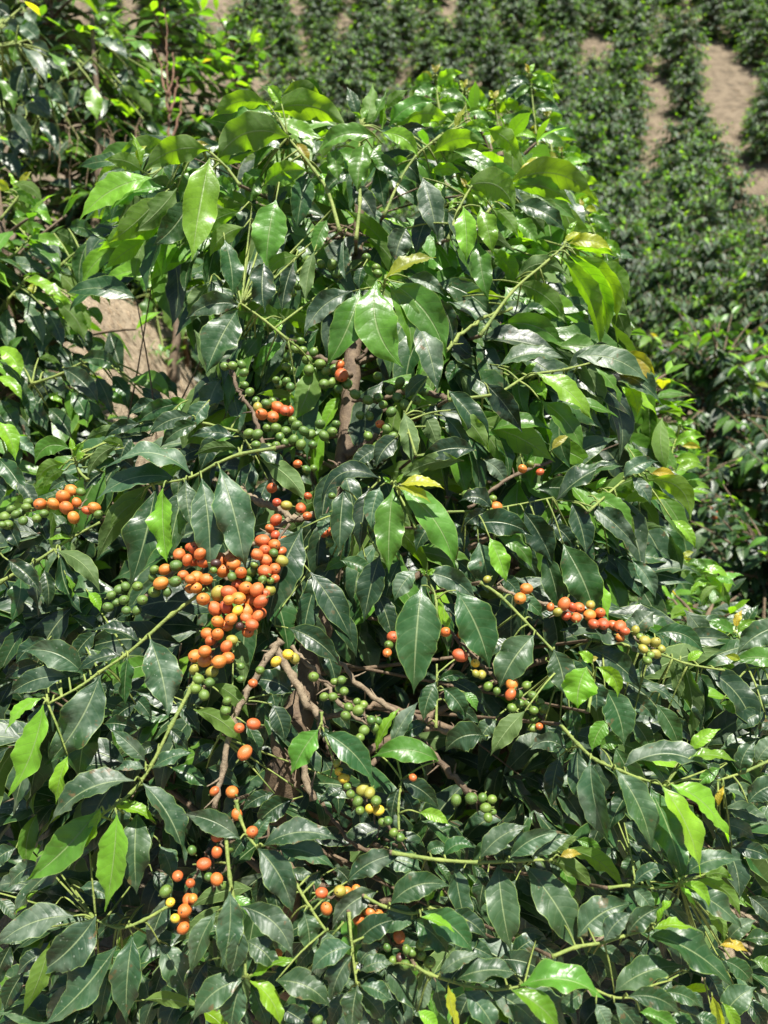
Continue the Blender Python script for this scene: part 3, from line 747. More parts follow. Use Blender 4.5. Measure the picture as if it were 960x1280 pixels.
# second tree at the left edge
S('left', .34, 2.4, '-20,335 12,322 36,300', 'g', '''36 299 82 313 15 y 6; 14 276 41 298 17 u 7; 28 308 76 353 15 l 11; 4 330 63 351 17 n 9; 20 312 -10 300 12 y 3; 40 296 52 285 9 y 2; 10 322 -8 350 18 m 4; 25 285 60 290 12 l 4''')
S('left', .36, 2.2, '55,355 78,330 100,313 128,312', 'g', '''100 313 150 367 19 y 7; 80 330 138 383 23 v 13; 90 342 126 382 20 v 4; 140 304 173 358 27 u 9; 125 315 172 356 15 u 6; 85 285 119 303 22 d 9; 66 290 99 316 18 v 6; 105 310 126 304 11 b 3; 128 306 140 296 7 y 1; 100 320 110 360 18 l 3; 60 345 40 380 18 m 4; 150 300 176 308 10 u 4;
 112 330 130 372 18 l 4; 70 340 100 385 20 v 6''')
S('left', .33, 2.2, '10,375 30,352 45,345', 'g', '''30 350 80 381 17 y 9; 70 378 106 429 25 u 8; 88 375 113 415 15 u 5; 15 358 43 394 19 m 5; 30 380 54 432 21 n 4; 9 385 12 442 21 n 2; 55 385 79 437 21 d 4; 110 385 126 407 16 m 3; 45 352 38 375 10 o 2; 60 370 90 395 16 y 6; 35 365 75 400 14 l 7; 40 385 70 420 20 d 5; 5 360 -10 400 18 d 3;
 95 405 112 445 18 d 4; 80 420 105 438 16 d 4; 20 400 38 450 20 d 3''')
S('left', .36, 2.2, '0,275 20,250 28,235', 'g', '''16 230 53 256 15 u 9; 5 240 46 262 17 u 8; 12 238 -10 232 14 o 4; 25 232 40 214 8 o 2; 20 240 10 215 8 y 2; 8 250 40 275 16 u 7; 30 250 62 278 15 l 6; 0 255 -20 280 16 m 4; 35 262 66 284 12 y 5; 18 262 30 290 16 m 3; 45 270 20 290 14 m 3''')
S('left', .22, 2.4, '-20,460 0,448 12,445', 'g', '''-4 434 26 473 22 y 8; -2 450 34 496 18 m 6; -4 470 28 501 15 y 5; 10 440 30 420 10 m 2; 0 500 20 540 22 d 3; 20 480 40 520 20 d 4''')
S('left', .26, 2.4, '40,480 75,468 100,455 130,450', 'g', '''78 460 124 506 28 n 6; 100 450 155 470 23 m 11; 160 478 213 501 25 m 14; 176 485 206 513 20 d 4; 54 465 83 501 21 n 3; 30 460 56 482 18 d 4; 48 448 76 456 10 u 4; 60 494 78 505 12 y 3; 140 470 160 505 20 d 4; 180 470 224 500 18 d 8; 185 500 215 520 16 d 4; 120 470 140 520 22 d 3;
 90 490 110 530 22 d 3; 30 500 60 540 24 d 4; 60 510 90 550 22 d 4; 150 490 180 530 22 d 5; 5 510 -10 560 24 d 3; 165 480 150 500 10 y 3; 200 505 220 540 18 d 4; 120 490 160 510 14 l 5; 70 475 40 500 18 d 5''')
S('left', .45, 2.0, '80,460 60,440 50,420', 'g', '''60 430 85 475 22 d 4; 40 430 30 475 22 d 3; 20 450 50 490 22 d 4; 90 440 110 480 20 d 4; 10 470 40 510 22 d 4; 60 490 40 540 24 d 3; 100 500 130 540 22 d 4; 0 430 20 470 20 d 3''')

# tree in the upper left corner
S('corner', .75, 2.0, '-30,60 0,58 20,55', 'd', '''23 32 50 57 22 n 5; 27 58 59 106 17 n 5; 20 58 18 79 15 l 2; 18 52 4 40 13 l 3; 2 57 -12 72 14 n 3; -6 97 17 142 16 l 6; 12 142 40 184 20 n 4; 54 105 82 136 22 n 5; 40 120 64 149 15 n 4; 60 65 86 100 11 l 3; 28 132 62 151 14 n 5; 0 134 4 157 12 n 2; 60 72 70 105 20 d 3; 30 80 20 130 22 d 3; 20 100 50 130 22 d 4;
 0 80 -10 120 20 d 3; 45 90 30 135 20 d 3; 40 55 60 75 18 d 4; 0 30 -15 50 16 n 3; 8 28 30 45 16 n 4; 10 165 40 200 22 d 4; 0 170 -10 210 22 d 3; 50 150 70 190 20 d 4; 30 150 20 200 22 d 3; 0 190 25 225 22 d 4; 20 52 28 50 9 y 2; 0 92 5 82 8 o 2; 12 20 -10 10 18 d 3; 30 15 45 35 16 n 3''')
# branches in shade behind, upper left
S('shade', 1.6, 1.4, '60,110 100,85 130,55', 'd', '''118 48 161 76 15 n 7; 133 37 156 62 13 y 5; 125 60 133 86 13 u 2; 117 107 122 151 22 y 2; 170 50 188 78 14 l 4; 95 78 122 96 9 n 4; 150 110 176 132 14 u 5; 165 120 190 147 13 u 5; 85 187 109 198 9 y 4; 40 196 76 200 12 d 5; 60 70 90 85 12 n 4; 80 58 100 75 12 m 3; 100 105 90 140 14 n 3; 50 200 90 215 14 d 5;
 60 230 100 236 10 d 4; 120 200 150 215 12 d 4; 40 165 45 190 10 y 2; 60 160 66 180 9 l 2; 160 85 150 120 14 d 3; 180 150 200 175 12 m 3; 120 175 150 190 12 d 3; 85 130 70 160 14 n 3; 140 30 120 15 12 l 3; 190 95 210 120 12 l 3''')
# low bush beyond the bare bank
S('bank', 1.9, 1.6, '215,480 205,440 195,390 190,350', 'd', '''200 380 229 426 30 u 6; 182 371 183 407 19 l 2; 166 374 157 397 18 n 3; 190 340 195 380 14 y 2; 180 365 236 349 15 m 7; 235 374 214 402 20 d 4; 175 330 182 370 18 l 3; 160 335 150 370 18 d 3; 205 330 215 370 18 m 3; 195 410 175 425 16 d 4; 225 330 240 370 20 d 4; 150 320 140 345 16 d 3;
 235 400 245 440 20 d 3; 200 425 225 445 18 d 4; 190 320 205 350 16 l 3; 210 345 185 372 18 d 4; 240 430 250 460 20 m 3; 180 318 170 350 18 d 3; 210 300 220 330 16 m 2; 160 350 175 365 12 d 3; 235 350 255 380 18 n 3''')

# tree right behind: rusty and yellow tips above its drooping leaves
S('behind', .50, 1.8, '560,200 548,130 544,95', 'g', '''544 92 539 80 5 b 1; 544 92 551 79 6 b 1; 541 100 519 112 17 y 6; 546 102 566 113 15 y 6; 540 98 524 94 9 o 3; 548 98 560 92 8 y 3; 535 110 512 130 16 u 5; 552 110 572 130 16 l 5; 545 105 545 128 16 y 2; 530 130 510 150 14 l 4; 560 130 580 150 14 m 4''')
S('behind', .48, 1.8, '590,220 584,150 580,115', 'g', '''581 110 585 98 6 b 1; 580 112 574 100 6 o 1; 583 114 599 118 9 o 3; 577 118 558 130 17 y 6; 585 120 606 134 17 l 6; 574 112 560 108 9 y 3; 570 126 552 145 17 u 6; 590 130 612 150 17 u 6; 580 122 582 145 15 y 2''')
S('behind', .46, 1.8, '640,240 628,180 618,130', 'g', '''618 124 624 112 7 b 1; 617 124 611 113 7 o 1; 621 126 637 118 10 y 3; 612 132 592 130 12 y 4; 608 138 634 142 20 u 6; 626 132 650 140 16 l 6; 602 140 588 155 14 y 4; 640 145 668 152 18 u 8; 620 150 612 172 15 l 3''')
S('behind', .42, 1.8, '690,260 672,180 664,110 660,95', 'g', '''661 92 656 79 6 b 1; 661 92 669 79 7 y 1; 664 92 692 110 13 l 5; 664 96 690 116 14 u 6; 657 100 640 118 15 v 5; 666 110 690 128 15 v 5; 660 115 642 130 16 d 5; 655 122 640 128 14 d 5; 670 120 700 130 14 d 4''')
S('behind', .44, 1.8, '700,260 690,190 684,148', 'g', '''684 146 677 134 6 b 1; 684 146 690 137 6 o 1; 686 147 703 153 15 y 4; 676 155 697 178 15 l 7; 680 168 660 162 12 o 4; 664 172 696 176 18 b 5; 664 178 650 190 12 y 4; 690 160 705 175 14 u 4; 678 160 662 150 10 y 3''')
S('behind', .40, 1.8, '720,260 706,215 700,190', 'g', '''702 190 697 180 6 b 1; 704 190 728 200 15 y 5; 700 196 682 205 14 o 4; 706 198 728 210 13 l 4; 690 200 668 196 14 y 5; 718 206 742 196 11 y 4; 700 205 690 225 14 l 3; 712 212 735 226 14 l 4''')
S('behind', .30, 1.8, '760,330 740,285 728,262', 'g', '''728 260 724 248 6 b 1; 729 260 736 246 8 y 1; 731 262 746 266 9 o 3; 722 268 704 282 14 y 5; 734 270 752 284 14 y 5; 728 268 722 290 14 l 2; 738 280 756 300 14 l 4''')
S('behind', .34, 1.8, '850,620 840,570 850,535', 'g', '''848 532 852 526 5 y 1; 852 532 868 527 6 y 1; 838 540 800 532 15 u 6; 845 542 822 550 16 l 5; 852 558 876 561 9 b 3; 846 548 838 570 15 u 4; 840 560 812 565 16 v 6; 856 548 870 570 15 l 4; 848 565 856 585 12 n 3; 830 575 812 600 14 d 4''')
S('behind', .30, 1.8, '900,735 870,712 850,700', 'g', '''852 698 868 690 8 o 2; 862 706 899 731 16 u 8; 858 712 886 742 16 l 6; 848 702 825 715 15 l 5; 845 698 838 680 12 n 3; 840 700 815 690 16 l 5; 875 715 905 750 15 u 6; 850 715 838 745 16 m 4; 835 715 805 735 17 n 6; 868 725 880 760 17 l 5; 890 735 912 760 14 l 5; 820 705 800 720 14 y 4; 852 700 868 705 9 o 2''')

# ------------------------------------------------------------------ woody branches of the main tree  (name part 'branch'): material, depth offset, r0, r1, points
WOOD = [
    ('b', .18, 9, 8, '352,1110 352,1000 372,900 402,760 425,620 436,520 442,420 446,330 450,250'),   # the stem
]
BR = [
    ('k', .05, 4.5, 4, '262,700 290,690 320,678 345,662 362,648'),
    ('k', .07, 5.5, 5, '300,612 325,628 352,638 368,650 400,640'),
    ('b', .14, 6, 4, '432,570 450,560 470,545'),
    ('k', -.012, 4, 6, '268,1010 278,960 292,905 306,870 335,822 352,800'),
    ('k', .04, 5, 7, '392,1000 380,955 402,905 385,880 365,845 342,806'),
    ('k', .05, 3, 3, '365,808 385,830 405,852 425,880 460,905'),
    ('k', .07, 3.5, 4, '420,822 448,855 478,878 520,905 560,915'),
    ('b', .12, 4, 5, '400,898 440,890 475,880 520,895 580,918'),
    ('b', .02, 4, 5, '500,905 530,930 558,962 588,992'),
    ('b', .2, 10, 7, '360,1020 372,930 385,870 400,820'),
    ('k', .05, 2.6, 3.6, '600,728 625,736 658,750 690,758 740,775 800,800 826,818'),
    ('b', -.012, 2.4, 2.8, '552,782 572,800 590,818 612,842 640,860'),
    ('b', .06, 2.4, 3, '585,635 620,610 650,590 690,575'),
    ('k', .0, 1.8, 2.6, '0,650 30,640 60,634 90,634 125,640'),
    ('k', .02, 3, 3, '180,750 200,725 225,712 262,700'),
    ('b', .04, 2.4, 3, '285,450 295,480 305,500 318,520 330,560'),
    ('b', .05, 2.6, 3, '450,1010 430,985 420,960 410,935 400,910'),
    ('b', .04, 2.4, 3, '400,1000 420,1030 450,1060 490,1066'),
    ('b', .05, 3, 4, '340,1060 360,1080 385,1095 405,1110'),
    ('b', .10, 4, 5, '438,470 420,455 390,445 360,432 335,420'),
    ('b', .10, 3, 5, '440,500 470,500 500,490 530,490 560,500'),
    ('b', .14, 3, 5, '446,340 410,330 380,345 360,365'),
    ('b', .14, 3, 5, '445,450 480,420 520,400 560,375 605,335'),
    ('t', .03, 2.2, 3, '640,385 600,400 570,425 552,445'),
    ('b', -.02, 1.8, 2.2, '262,1060 246,1090 233,1120 227,1148 222,1166'),
    ('b', -.02, 1.8, 2.2, '385,1100 410,1120 440,1124 465,1138 482,1152'),
    ('b', -.02, 1.6, 2.2, '286,1040 271,1060 262,1085 268,1112'),
    ('b', -.02, 1.8, 2.2, '415,945 429,968 446,990 462,1006 482,1030 500,1052'),
    ('b', -.01, 1.8, 2.2, '396,848 422,860 446,885 462,905 482,916'),
    ('b', -.02, 1.8, 2.2, '480,1165 500,1186 520,1194 541,1206'),
    ('b', .03, 1.8, 2.2, '628,848 648,868 666,884 680,902'),
    ('b', -.02, 1.8, 2.2, '586,988 600,1003 614,1018'),
    ('b', -.02, 2.0, 2.4, '258,722 272,750 280,775 272,800 262,830 256,866'),
    ('b', -.015, 2.0, 2.4, '362,655 345,680 335,705 322,740 312,775'),
    ('b', .10, 1.6, 2.4, '365,930 340,1000 335,1060'),
    ('b', .06, 1.4, 2, '370,985 364,960 362,940'),
]
# ------------------------------------------------------------------ cherries: x y r kind
CHERRIES = {'main': (-.035, '''224 693 8 r; 234 700 7 r; 220 707 8 g; 206 712 8 o; 229 719 7 r; 201 729 9 o; 219 727 8 g; 191 722 6 g; 193 712 6 g; 238 724 7 o; 238 736 7 o; 237 684 6 r;
149 737 7 g; 157 733 6 g; 172 733 7 g; 139 744 6 g; 155 750 7 g; 145 753 6 g; 135 759 7 g; 171 763 6 g; 158 763 6 g; 178 750 7 g; 193 740 8 g; 209 740 6 g;
244 685 9 r; 250 692 8 r; 243 700 9 r; 254 703 8 r; 245 722 9 o; 258 724 8 o; 245 735 8 o; 275 700 9 o; 270 704 6 k; 279 714 9 o; 292 705 9 o; 294 692 8 r; 287 698 7 o; 301 716 8 o; 267 713 5 g; 290 721 6 g; 314 714 8 g; 318 706 5 g; 309 725 6 g;
321 693 8 r; 328 676 9 r; 331 688 8 r; 342 691 6 g; 343 681 8 o; 355 677 8 r; 332 700 8 r; 331 714 9 r; 343 711 8 r; 352 701 8 v; 352 689 6 r; 344 669 6 r; 328 725 6 g; 338 726 5 g; 344 723 6 r; 337 738 8 v; 297 731 8 r; 307 735 9 o; 321 737 9 r; 331 742 7 r; 273 742 10 v;
286 740 9 r; 298 748 9 o; 313 749 10 o; 326 752 9 r; 254 749 9 o; 269 761 9 r; 283 759 9 r; 286 750 7 o; 297 763 7 y; 308 764 9 o; 323 766 9 r; 272 777 8 o; 284 782 8 o; 289 774 8 o; 259 792 8 o; 272 793 8 o; 263 801 7 r; 308 773 8 r; 315 781 8 r; 310 790 8 r; 300 783 6 k; 322 770 7 r; 290 800 7 v;
283 808 8 r; 256 814 8 o; 244 820 9 o; 256 826 9 o; 274 827 9 o; 285 822 8 o; 243 837 7 v; 248 849 7 g; 265 840 8 v; 262 853 7 g; 244 861 7 g; 255 869 7 g; 301 833 5 g; 325 838 6 g; 301 849 5 g; 316 854 6 r; 284 876 6 g; 282 888 7 g;
345 827 7 y; 360 818 7 y; 368 823 7 v; 392 846 7 g; 317 905 8 r; 306 941 9 r; 299 910 7 r; 290 990 8 o; 268 989 6 r; 296 1018 7 o; 418 852 5 g; 427 850 6 g; 424 861 6 g; 430 864 6 g; 405 871 6 g; 416 871 6 g; 448 888 8 g; 454 881 6 g; 446 877 5 g; 436 884 6 g; 432 895 7 g; 464 900 6 g; 455 913 7 g; 468 910 6 g; 473 901 5 g; 450 922 6 g;
424 964 6 y; 430 973 7 y; 421 954 5 v; 453 987 8 v; 462 991 7 v; 438 993 6 g; 447 1002 7 g; 434 983 5 g; 462 1011 6 y; 473 1013 7 y; 470 1001 7 g; 450 1013 6 g; 478 1028 6 g; 485 1026 6 g; 492 1041 6 g; 500 1047 6 g; 491 796 8 r; 484 816 6 r; 486 806 6 g;
281 458 6 g; 291 457 6 g; 302 456 6 g; 305 466 6 g; 306 481 5 g; 312 490 6 g; 320 500 5 g; 333 505 7 g; 322 509 6 v; 341 503 6 g; 347 509 8 r; 356 513 7 r; 363 430 6 g; 369 436 6 g; 378 438 6 g; 376 426 5 g; 392 440 6 g; 384 450 7 g; 360 446 6 g; 358 458 6 g; 364 463 6 g; 386 463 7 g; 348 480 6 g; 358 477 6 g; 363 484 6 g;
345 475 5 g; 400 455 7 g; 408 464 6 g; 418 462 7 g; 427 469 9 r; 425 456 6 r; 414 478 7 g; 434 480 7 g; 444 493 7 g; 405 480 7 g; 423 486 6 g; 386 325 6 g; 401 330 6 g; 415 331 7 g; 420 342 7 g; 386 345 6 g; 372 357 7 g; 365 366 6 g; 470 335 6 g; 458 322 6 g; 472 342 6 g; 460 500 7 g; 473 497 7 g; 479 506 6 g; 472 470 6 g;
327 518 8 r; 341 521 8 r; 311 542 7 g; 322 543 7 g; 334 535 6 g; 345 535 7 g; 357 539 7 g; 350 546 6 g; 336 559 6 g; 345 557 6 g; 320 556 6 g; 356 553 5 g; 371 532 7 g; 380 539 7 g; 366 526 6 g; 367 550 7 g; 376 556 7 g; 388 543 7 g; 400 530 7 g; 405 545 7 g; 415 540 7 g; 420 530 6 g; 391 556 6 g; 362 514 6 r; 372 580 6 r; 383 587 6 g; 392 585 5 g;
340 610 7 r; 346 628 6 r; 358 632 7 v; 376 635 7 r; 384 645 6 r; 345 650 8 r; 385 620 5 r; 337 661 6 r; 405 666 7 r; 414 664 6 r; 412 678 6 g; 475 530 6 r; 460 545 6 g; 472 558 7 g; 450 519 6 g; 462 520 6 g; 415 620 5 g; 500 478 7 g; 512 485 7 g; 497 497 7 g; 506 506 7 g; 520 500 7 g; 488 488 7 g; 489 515 7 g; 484 536 7 g; 491 546 7 g; 530 490 6 g;
658 736 8 o; 650 748 8 o; 609 724 5 v; 620 634 8 o; 653 586 6 o; 663 580 5 g; 675 590 5 r; 594 616 6 g; 583 618 6 g; 616 623 5 g; 611 629 5 g; 705 755 8 r; 697 765 6 v; 688 759 5 r; 723 760 8 r; 715 759 6 r; 708 770 6 r; 720 772 7 r; 738 756 6 v; 737 769 8 o; 750 766 7 r; 742 780 7 r; 754 780 8 r; 767 782 7 r; 775 783 8 r; 781 789 6 r; 775 797 6 o;
794 788 6 v; 806 801 7 v; 819 803 7 v; 800 796 5 g; 826 811 6 v; 819 817 7 v; 804 811 6 v; 813 819 5 g; 809 826 6 g; 557 790 7 o; 577 793 6 r; 575 819 9 r; 594 829 6 y; 595 842 5 v; 602 843 6 v; 610 858 6 g; 621 864 5 g; 640 855 8 o; 638 868 7 r; 648 868 6 g; 658 857 6 g; 650 879 6 g; 666 870 7 g; 660 880 6 g; 667 888 6 g; 675 878 6 g; 680 886 7 g; 640 885 6 g; 666 910 6 g; 674 908 5 r; 667 899 6 g;
589 998 8 g; 570 1000 7 g; 615 999 6 g; 607 1010 7 g; 616 1015 5 g; 610 1022 6 g; 603 997 6 g; 516 972 5 r; 207 1114 8 g; 236 1125 8 o; 231 1138 9 o; 219 1148 6 y; 229 1160 8 o; 230 1152 7 o; 213 1128 6 y; 222 1095 7 r; 238 1104 6 r; 255 1080 8 r; 271 1065 7 r; 272 1045 8 r; 271 1099 8 o; 261 1096 6 g; 277 1108 6 g; 241 1123 6 o; 288 1060 6 g; 240 1063 6 g; 315 1040 8 r;
402 1116 7 r; 408 1136 8 o; 425 1114 8 v; 434 1115 7 o; 445 1112 6 o; 448 1148 8 o; 463 1140 6 r; 472 1145 8 o; 477 1148 7 o; 458 1138 6 v; 347 1192 6 o; 330 1195 5 o; 499 1171 8 r; 484 1184 6 g; 526 1181 7 g; 508 1187 6 g; 526 1194 7 g; 537 1203 8 g; 506 1206 7 g; 501 1198 6 k; 491 1200 5 g; 515 1190 6 g; 518 1208 5 g; 397 1275 7 g'''),
            'low': (-.035, '''89 613 8 o; 79 621 9 o; 67 630 8 o; 50 630 8 o; 83 635 9 o; 96 628 6 o; 92 647 8 o; 101 615 6 g; 109 638 6 r; 118 635 8 o; 123 643 6 g; 58 633 7 v; 55 642 6 g; 46 648 6 g; 35 628 6 g; 33 634 6 g; 20 643 6 g; 14 637 6 g; 6 646 7 g; 29 651 6 g; 10 656 7 g; 26 641 6 g; 3 656 5 g''')}

# ------------------------------------------------------------------ the trees near the camera
MATS = {'g': M_TWIG, 'b': M_BARK, 'k': M_GREY, 'd': M_TWIG, 't': M_TWIG}


def floats(s):
    return [float(t) for t in s.split()]


def pts_of(poly):
    return [tuple(float(t) for t in p.split(',')) for p in poly.split()]


def base_of(x, y, d):
    p = at(x, y, d)
    return np.array([p[0], p[1], float(ground(p[0], p[1]))])


NEAR = {
    'main': dict(name='coffee_tree', base=at(352, 1110, 1.12), label='big coffee tree in front, laden with orange, red and green cherries', group=None),
    'low': dict(name='coffee_tree', base=at(-150, 1000, 1.1), label='coffee tree reaching in from the lower left edge with dusty drooping leaves', group=None),
    'right': dict(name='coffee_tree', base=at(1080, 1100, 1.1), label='coffee tree at the lower right edge, its pale branch tips entering beside the front tree', group=None),
    'left': dict(name='coffee_tree', base=at(-10, 640, 1.62), label='bright green coffee tree at the left edge in front of the bare earth bank', group=None),
    'behind': dict(name='coffee_tree', base=at(640, 900, 1.7), label='young leaved coffee tree close behind the front tree, its tips yellow and rusty', group=None),
    'corner': dict(name='coffee_tree', base=at(-40, 420, 2.2), label='dark glossy coffee tree in the upper left corner', group=None),
    'shade': dict(name='coffee_tree', base=at(110, 380, 3.0), label='coffee tree behind the upper left corner with one bright oval leaf hanging in its shade', group=None),
    'bank': dict(name='coffee_tree', base=at(215, 500, 2.95), label='low coffee bush at the upper end of the bare earth bank', group=None),
}
for k, t in NEAR.items():
    b = np.array(t['base'])
    b[2] = float(ground(b[0], b[1])) - 0.02
    t['origin'] = b
    t['root'] = thing(t['name'], b, t['label'], 'tree')


def depth_main(x, y, dz):
    return D(x, y) + dz


tree_wood = {k: None for k in NEAR}
# trunks
tr = Tubes()
stem = [at(x, y, D(x, y) + .16 + .03 * (y < 400)) for x, y in pts_of(WOOD[0][4])]
o0 = NEAR['main']['origin']
stem[0] = np.array([o0[0], o0[1], o0[2]])
tr.add(stem[::-1], 0.0085, 0.024, sides=14, knob=0.18, wig=0.0015)
link('trunk', tr.mesh('trunk', o0, M_BARK), NEAR['main']['root'])
for k, top in (('low', at(-110, 640, 1.05)), ('right', at(1060, 830, 1.05)), ('left', at(-5, 235, 1.62)), ('corner', at(-25, 0, 2.15)), ('shade', at(115, 20, 3.0)), ('bank', at(208, 330, 2.95)), ('behind', at(625, 190, 1.78))):
    t = NEAR[k]
    a = t['origin']
    m = (a + top) / 2 + np.array([0.03, 0.02, 0.02])
    tb = Tubes()
    tb.add([a, m, top], 0.02, 0.007, sides=10, knob=0.15, wig=0.002)
    link('trunk', tb.mesh('trunk', a, M_BARK), t['root'])


def nearest(P, q):
    P = np.asarray(P)
    return P[np.argmin(((P - q) ** 2).sum(1))]


stemP = np.concatenate([np.linspace(stem[i], stem[i + 1], 14) for i in range(len(stem) - 1)])
for (tree, dz, r, poly, mat, leaves) in SH:
    t = NEAR[tree]
    org = t['origin']
    pp = pts_of(poly)
    P = [at(x, y, D(x, y) + dz + .012) for x, y in pp]
    # the shoot goes back into the tree, to its stem
    w = Tubes()
    sc_ = (D(*pp[0]) + dz) / F
    if tree == 'main':
        a = P[0]
        s = stemP[np.argmin(np.abs(stemP[:, 2] - (a[2] - 0.02 - .10 * ((len(leaves) * 7) % 10) / 10)))]
        back = (a - CAM) / np.linalg.norm(a - CAM)
        lead = [s, s * .5 + a * .5 + back * .22, a * .85 + s * .15 + back * .12]
        w.add(lead + [a], r * 1.2 * sc_, r * .8 * sc_, sides=7, knob=.12, mi=1)
    w.add(P, r * .8 * sc_, r * 0.45 * sc_, sides=8, knob=.4)
    L = Leaves()
    dense = []
    for i in range(len(P) - 1):
        for q in np.linspace(0, 1, 8):
            dense.append(P[i] * (1 - q) + P[i + 1] * q)
    near = tree in ('main', 'low', 'right')
    for i, ln in enumerate(leaves.replace('\n', ' ').split(';')):
        f = ln.split()
        if not f:
            continue
        x0, y0, x1, y1, W = map(float, f[:5])
        kd = f[5]
        sag = float(f[6]) if len(f) > 6 else None
        if tree in ('main', 'left', 'behind') and (y0 + y1) / 2 < 560:  # upper leaves swapped to lighter kinds, colouring in a sunlit crown
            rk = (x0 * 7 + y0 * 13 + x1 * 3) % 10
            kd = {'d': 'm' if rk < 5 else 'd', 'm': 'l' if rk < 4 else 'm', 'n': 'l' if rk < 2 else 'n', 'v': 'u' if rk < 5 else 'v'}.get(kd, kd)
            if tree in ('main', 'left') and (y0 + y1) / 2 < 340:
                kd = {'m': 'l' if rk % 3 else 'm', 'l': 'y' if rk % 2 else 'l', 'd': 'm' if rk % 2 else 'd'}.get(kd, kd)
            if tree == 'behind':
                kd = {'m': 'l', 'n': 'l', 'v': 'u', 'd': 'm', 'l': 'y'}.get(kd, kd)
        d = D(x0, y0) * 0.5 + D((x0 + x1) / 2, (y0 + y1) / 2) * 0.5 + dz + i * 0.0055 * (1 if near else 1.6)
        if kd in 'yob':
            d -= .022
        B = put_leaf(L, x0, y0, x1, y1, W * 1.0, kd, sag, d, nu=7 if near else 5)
        q = nearest(dense, B)
        if np.linalg.norm(q - B) < 0.09 * (1 if near else 1.6):
            mid = (q + B) / 2 + np.array([0, 0, 0.004])
            w.add([q, mid, B], 1.5 * sc_, 0.9 * sc_, sides=5, sub=3)
        else:
            tg = at(x0 + (x0 - x1) * .25, y0 + (y0 - y1) * .25, d + 0.05)
            back = (q - CAM) / np.linalg.norm(q - CAM)
            w.add([q, (q + tg) / 2 + back * .05, tg, B], 1.6 * sc_, 0.9 * sc_, sides=5, sub=3)
    if tree == 'behind':
        r2 = random.Random(len(leaves))
        for i in range(len(pp) - 1):
            for q in (.1, .35, .6, .85):
                x, y = pp[i][0] * (1 - q) + pp[i + 1][0] * q, pp[i][1] * (1 - q) + pp[i + 1][1] * q
                for sg in (-1, 1):
                    if i == len(pp) - 2 and q > .8:
                        continue
                    ln = r2.uniform(28, 42)
                    a = r2.uniform(-.5, .9)
                    put_leaf(L, x, y, x + sg * ln * math.cos(a), y + ln * math.sin(a), ln * r2.uniform(.28, .42), r2.choice('llyyum'), ln * .18, D(x, y) + dz + r2.uniform(-.04, .03), nu=5, rg=r2)
    b = link('branch', w.mesh('branch', org, MATS[mat], M_BARK), t['root'])
    link('foliage', L.mesh('foliage', org), b)

branches = []
for (mat, dz, r0, r1, poly) in BR:
    pp = pts_of(poly)
    P = [at(x, y, D(x, y) + dz) for x, y in pp]
    s_ = (D(*pp[0]) + dz) / F
    w = Tubes()
    w.add(P, r0 * s_ * .82, r1 * s_ * .82, sides=9, knob=.3, wig=0.0012)
    # short dead spurs and nodes
    for i in range(len(P) - 1):
        for q in (0.3, 0.75):
            c = P[i] * (1 - q) + P[i + 1] * q
            dd = rng.normal(0, 1, 3)
            dd /= np.linalg.norm(dd)
            w.add([c, c + dd * .008, c + dd * .016 + rng.normal(0, .002, 3)], 0.0016, 0.0005, sides=5, sub=2)
    b = link('branch', w.mesh('branch', o0, MATS[mat]), NEAR['main']['root'])
    branches.append((b, np.array(P)))


# ------------------------------------------------------------------ leaves deeper inside
def inside(poly, x, y):
    r = False
    n = len(poly)
    for i in range(n):
        (x1, y1), (x2, y2) = poly[i], poly[(i + 1) % n]
        if (y1 > y) != (y2 > y) and x < (x2 - x1) * (y - y1) / (y2 - y1) + x1:
            r = not r
    return r


FILL = [(120, 300), (180, 190), (280, 150), (440, 135), (560, 150), (640, 200), (710, 260), (760, 380), (800, 500), (840, 640), (880, 760), (900, 860), (980, 900),
        (980, 1300), (-20, 1300), (-20, 640), (60, 560), (150, 545), (250, 520), (265, 470), (200, 400)]
SOILGAP = [(95, 425), (130, 375), (185, 385), (262, 470), (262, 515), (205, 500), (165, 470), (110, 445)]
DARK = [(300, 780), (430, 700), (620, 700), (640, 780), (700, 860), (680, 1040), (500, 1060), (300, 1060), (250, 960)]
DARK2 = [(-20, 900), (60, 1000), (70, 1100), (-20, 1180)]
STEMGAP = [(415, 440), (462, 440), (462, 580), (415, 580)]
R12 = list(range(12))
rf = random.Random(5)
NG = 16
gcx = [(rf.uniform(60, 900), 200 + 1050 * (i + .5) / NG) for i in range(NG)]
gL = [Leaves() for _ in range(NG)]
gB = [[] for _ in range(NG)]


def fill_leaf(x, y, d, ln, ang, kinds, wts):
    x1, y1 = x + ln * math.cos(ang), y + ln * math.sin(ang)
    if any(inside(SOILGAP, xx, yy) for xx, yy in ((x, y), (x1, y1), ((x + x1) / 2, (y + y1) / 2))):
        return
    if y < 790 and max(x, x1) > np.interp((y + y1) / 2, [150, 220, 300, 450, 600, 700, 790], [650, 715, 745, 815, 855, 870, 890]):
        return
    if y < 330 and min(x, x1) < 95:
        return
    if any(inside(STEMGAP, xx, yy) for xx, yy in ((x, y), (x1, y1), ((x + x1) / 2, (y + y1) / 2))) and d < D(x, y) + .2:
        return
    g = min(range(NG), key=lambda i: (gcx[i][0] - x) ** 2 * .6 + (gcx[i][1] - y) ** 2)
    B = put_leaf(gL[g], x, y, x1, y1, ln * rf.uniform(.2, .40), rf.choices(kinds, wts)[0], rf.uniform(.03, .16) * ln, d, nu=5, rows=R12, rg=rf)
    gB[g].append(B)


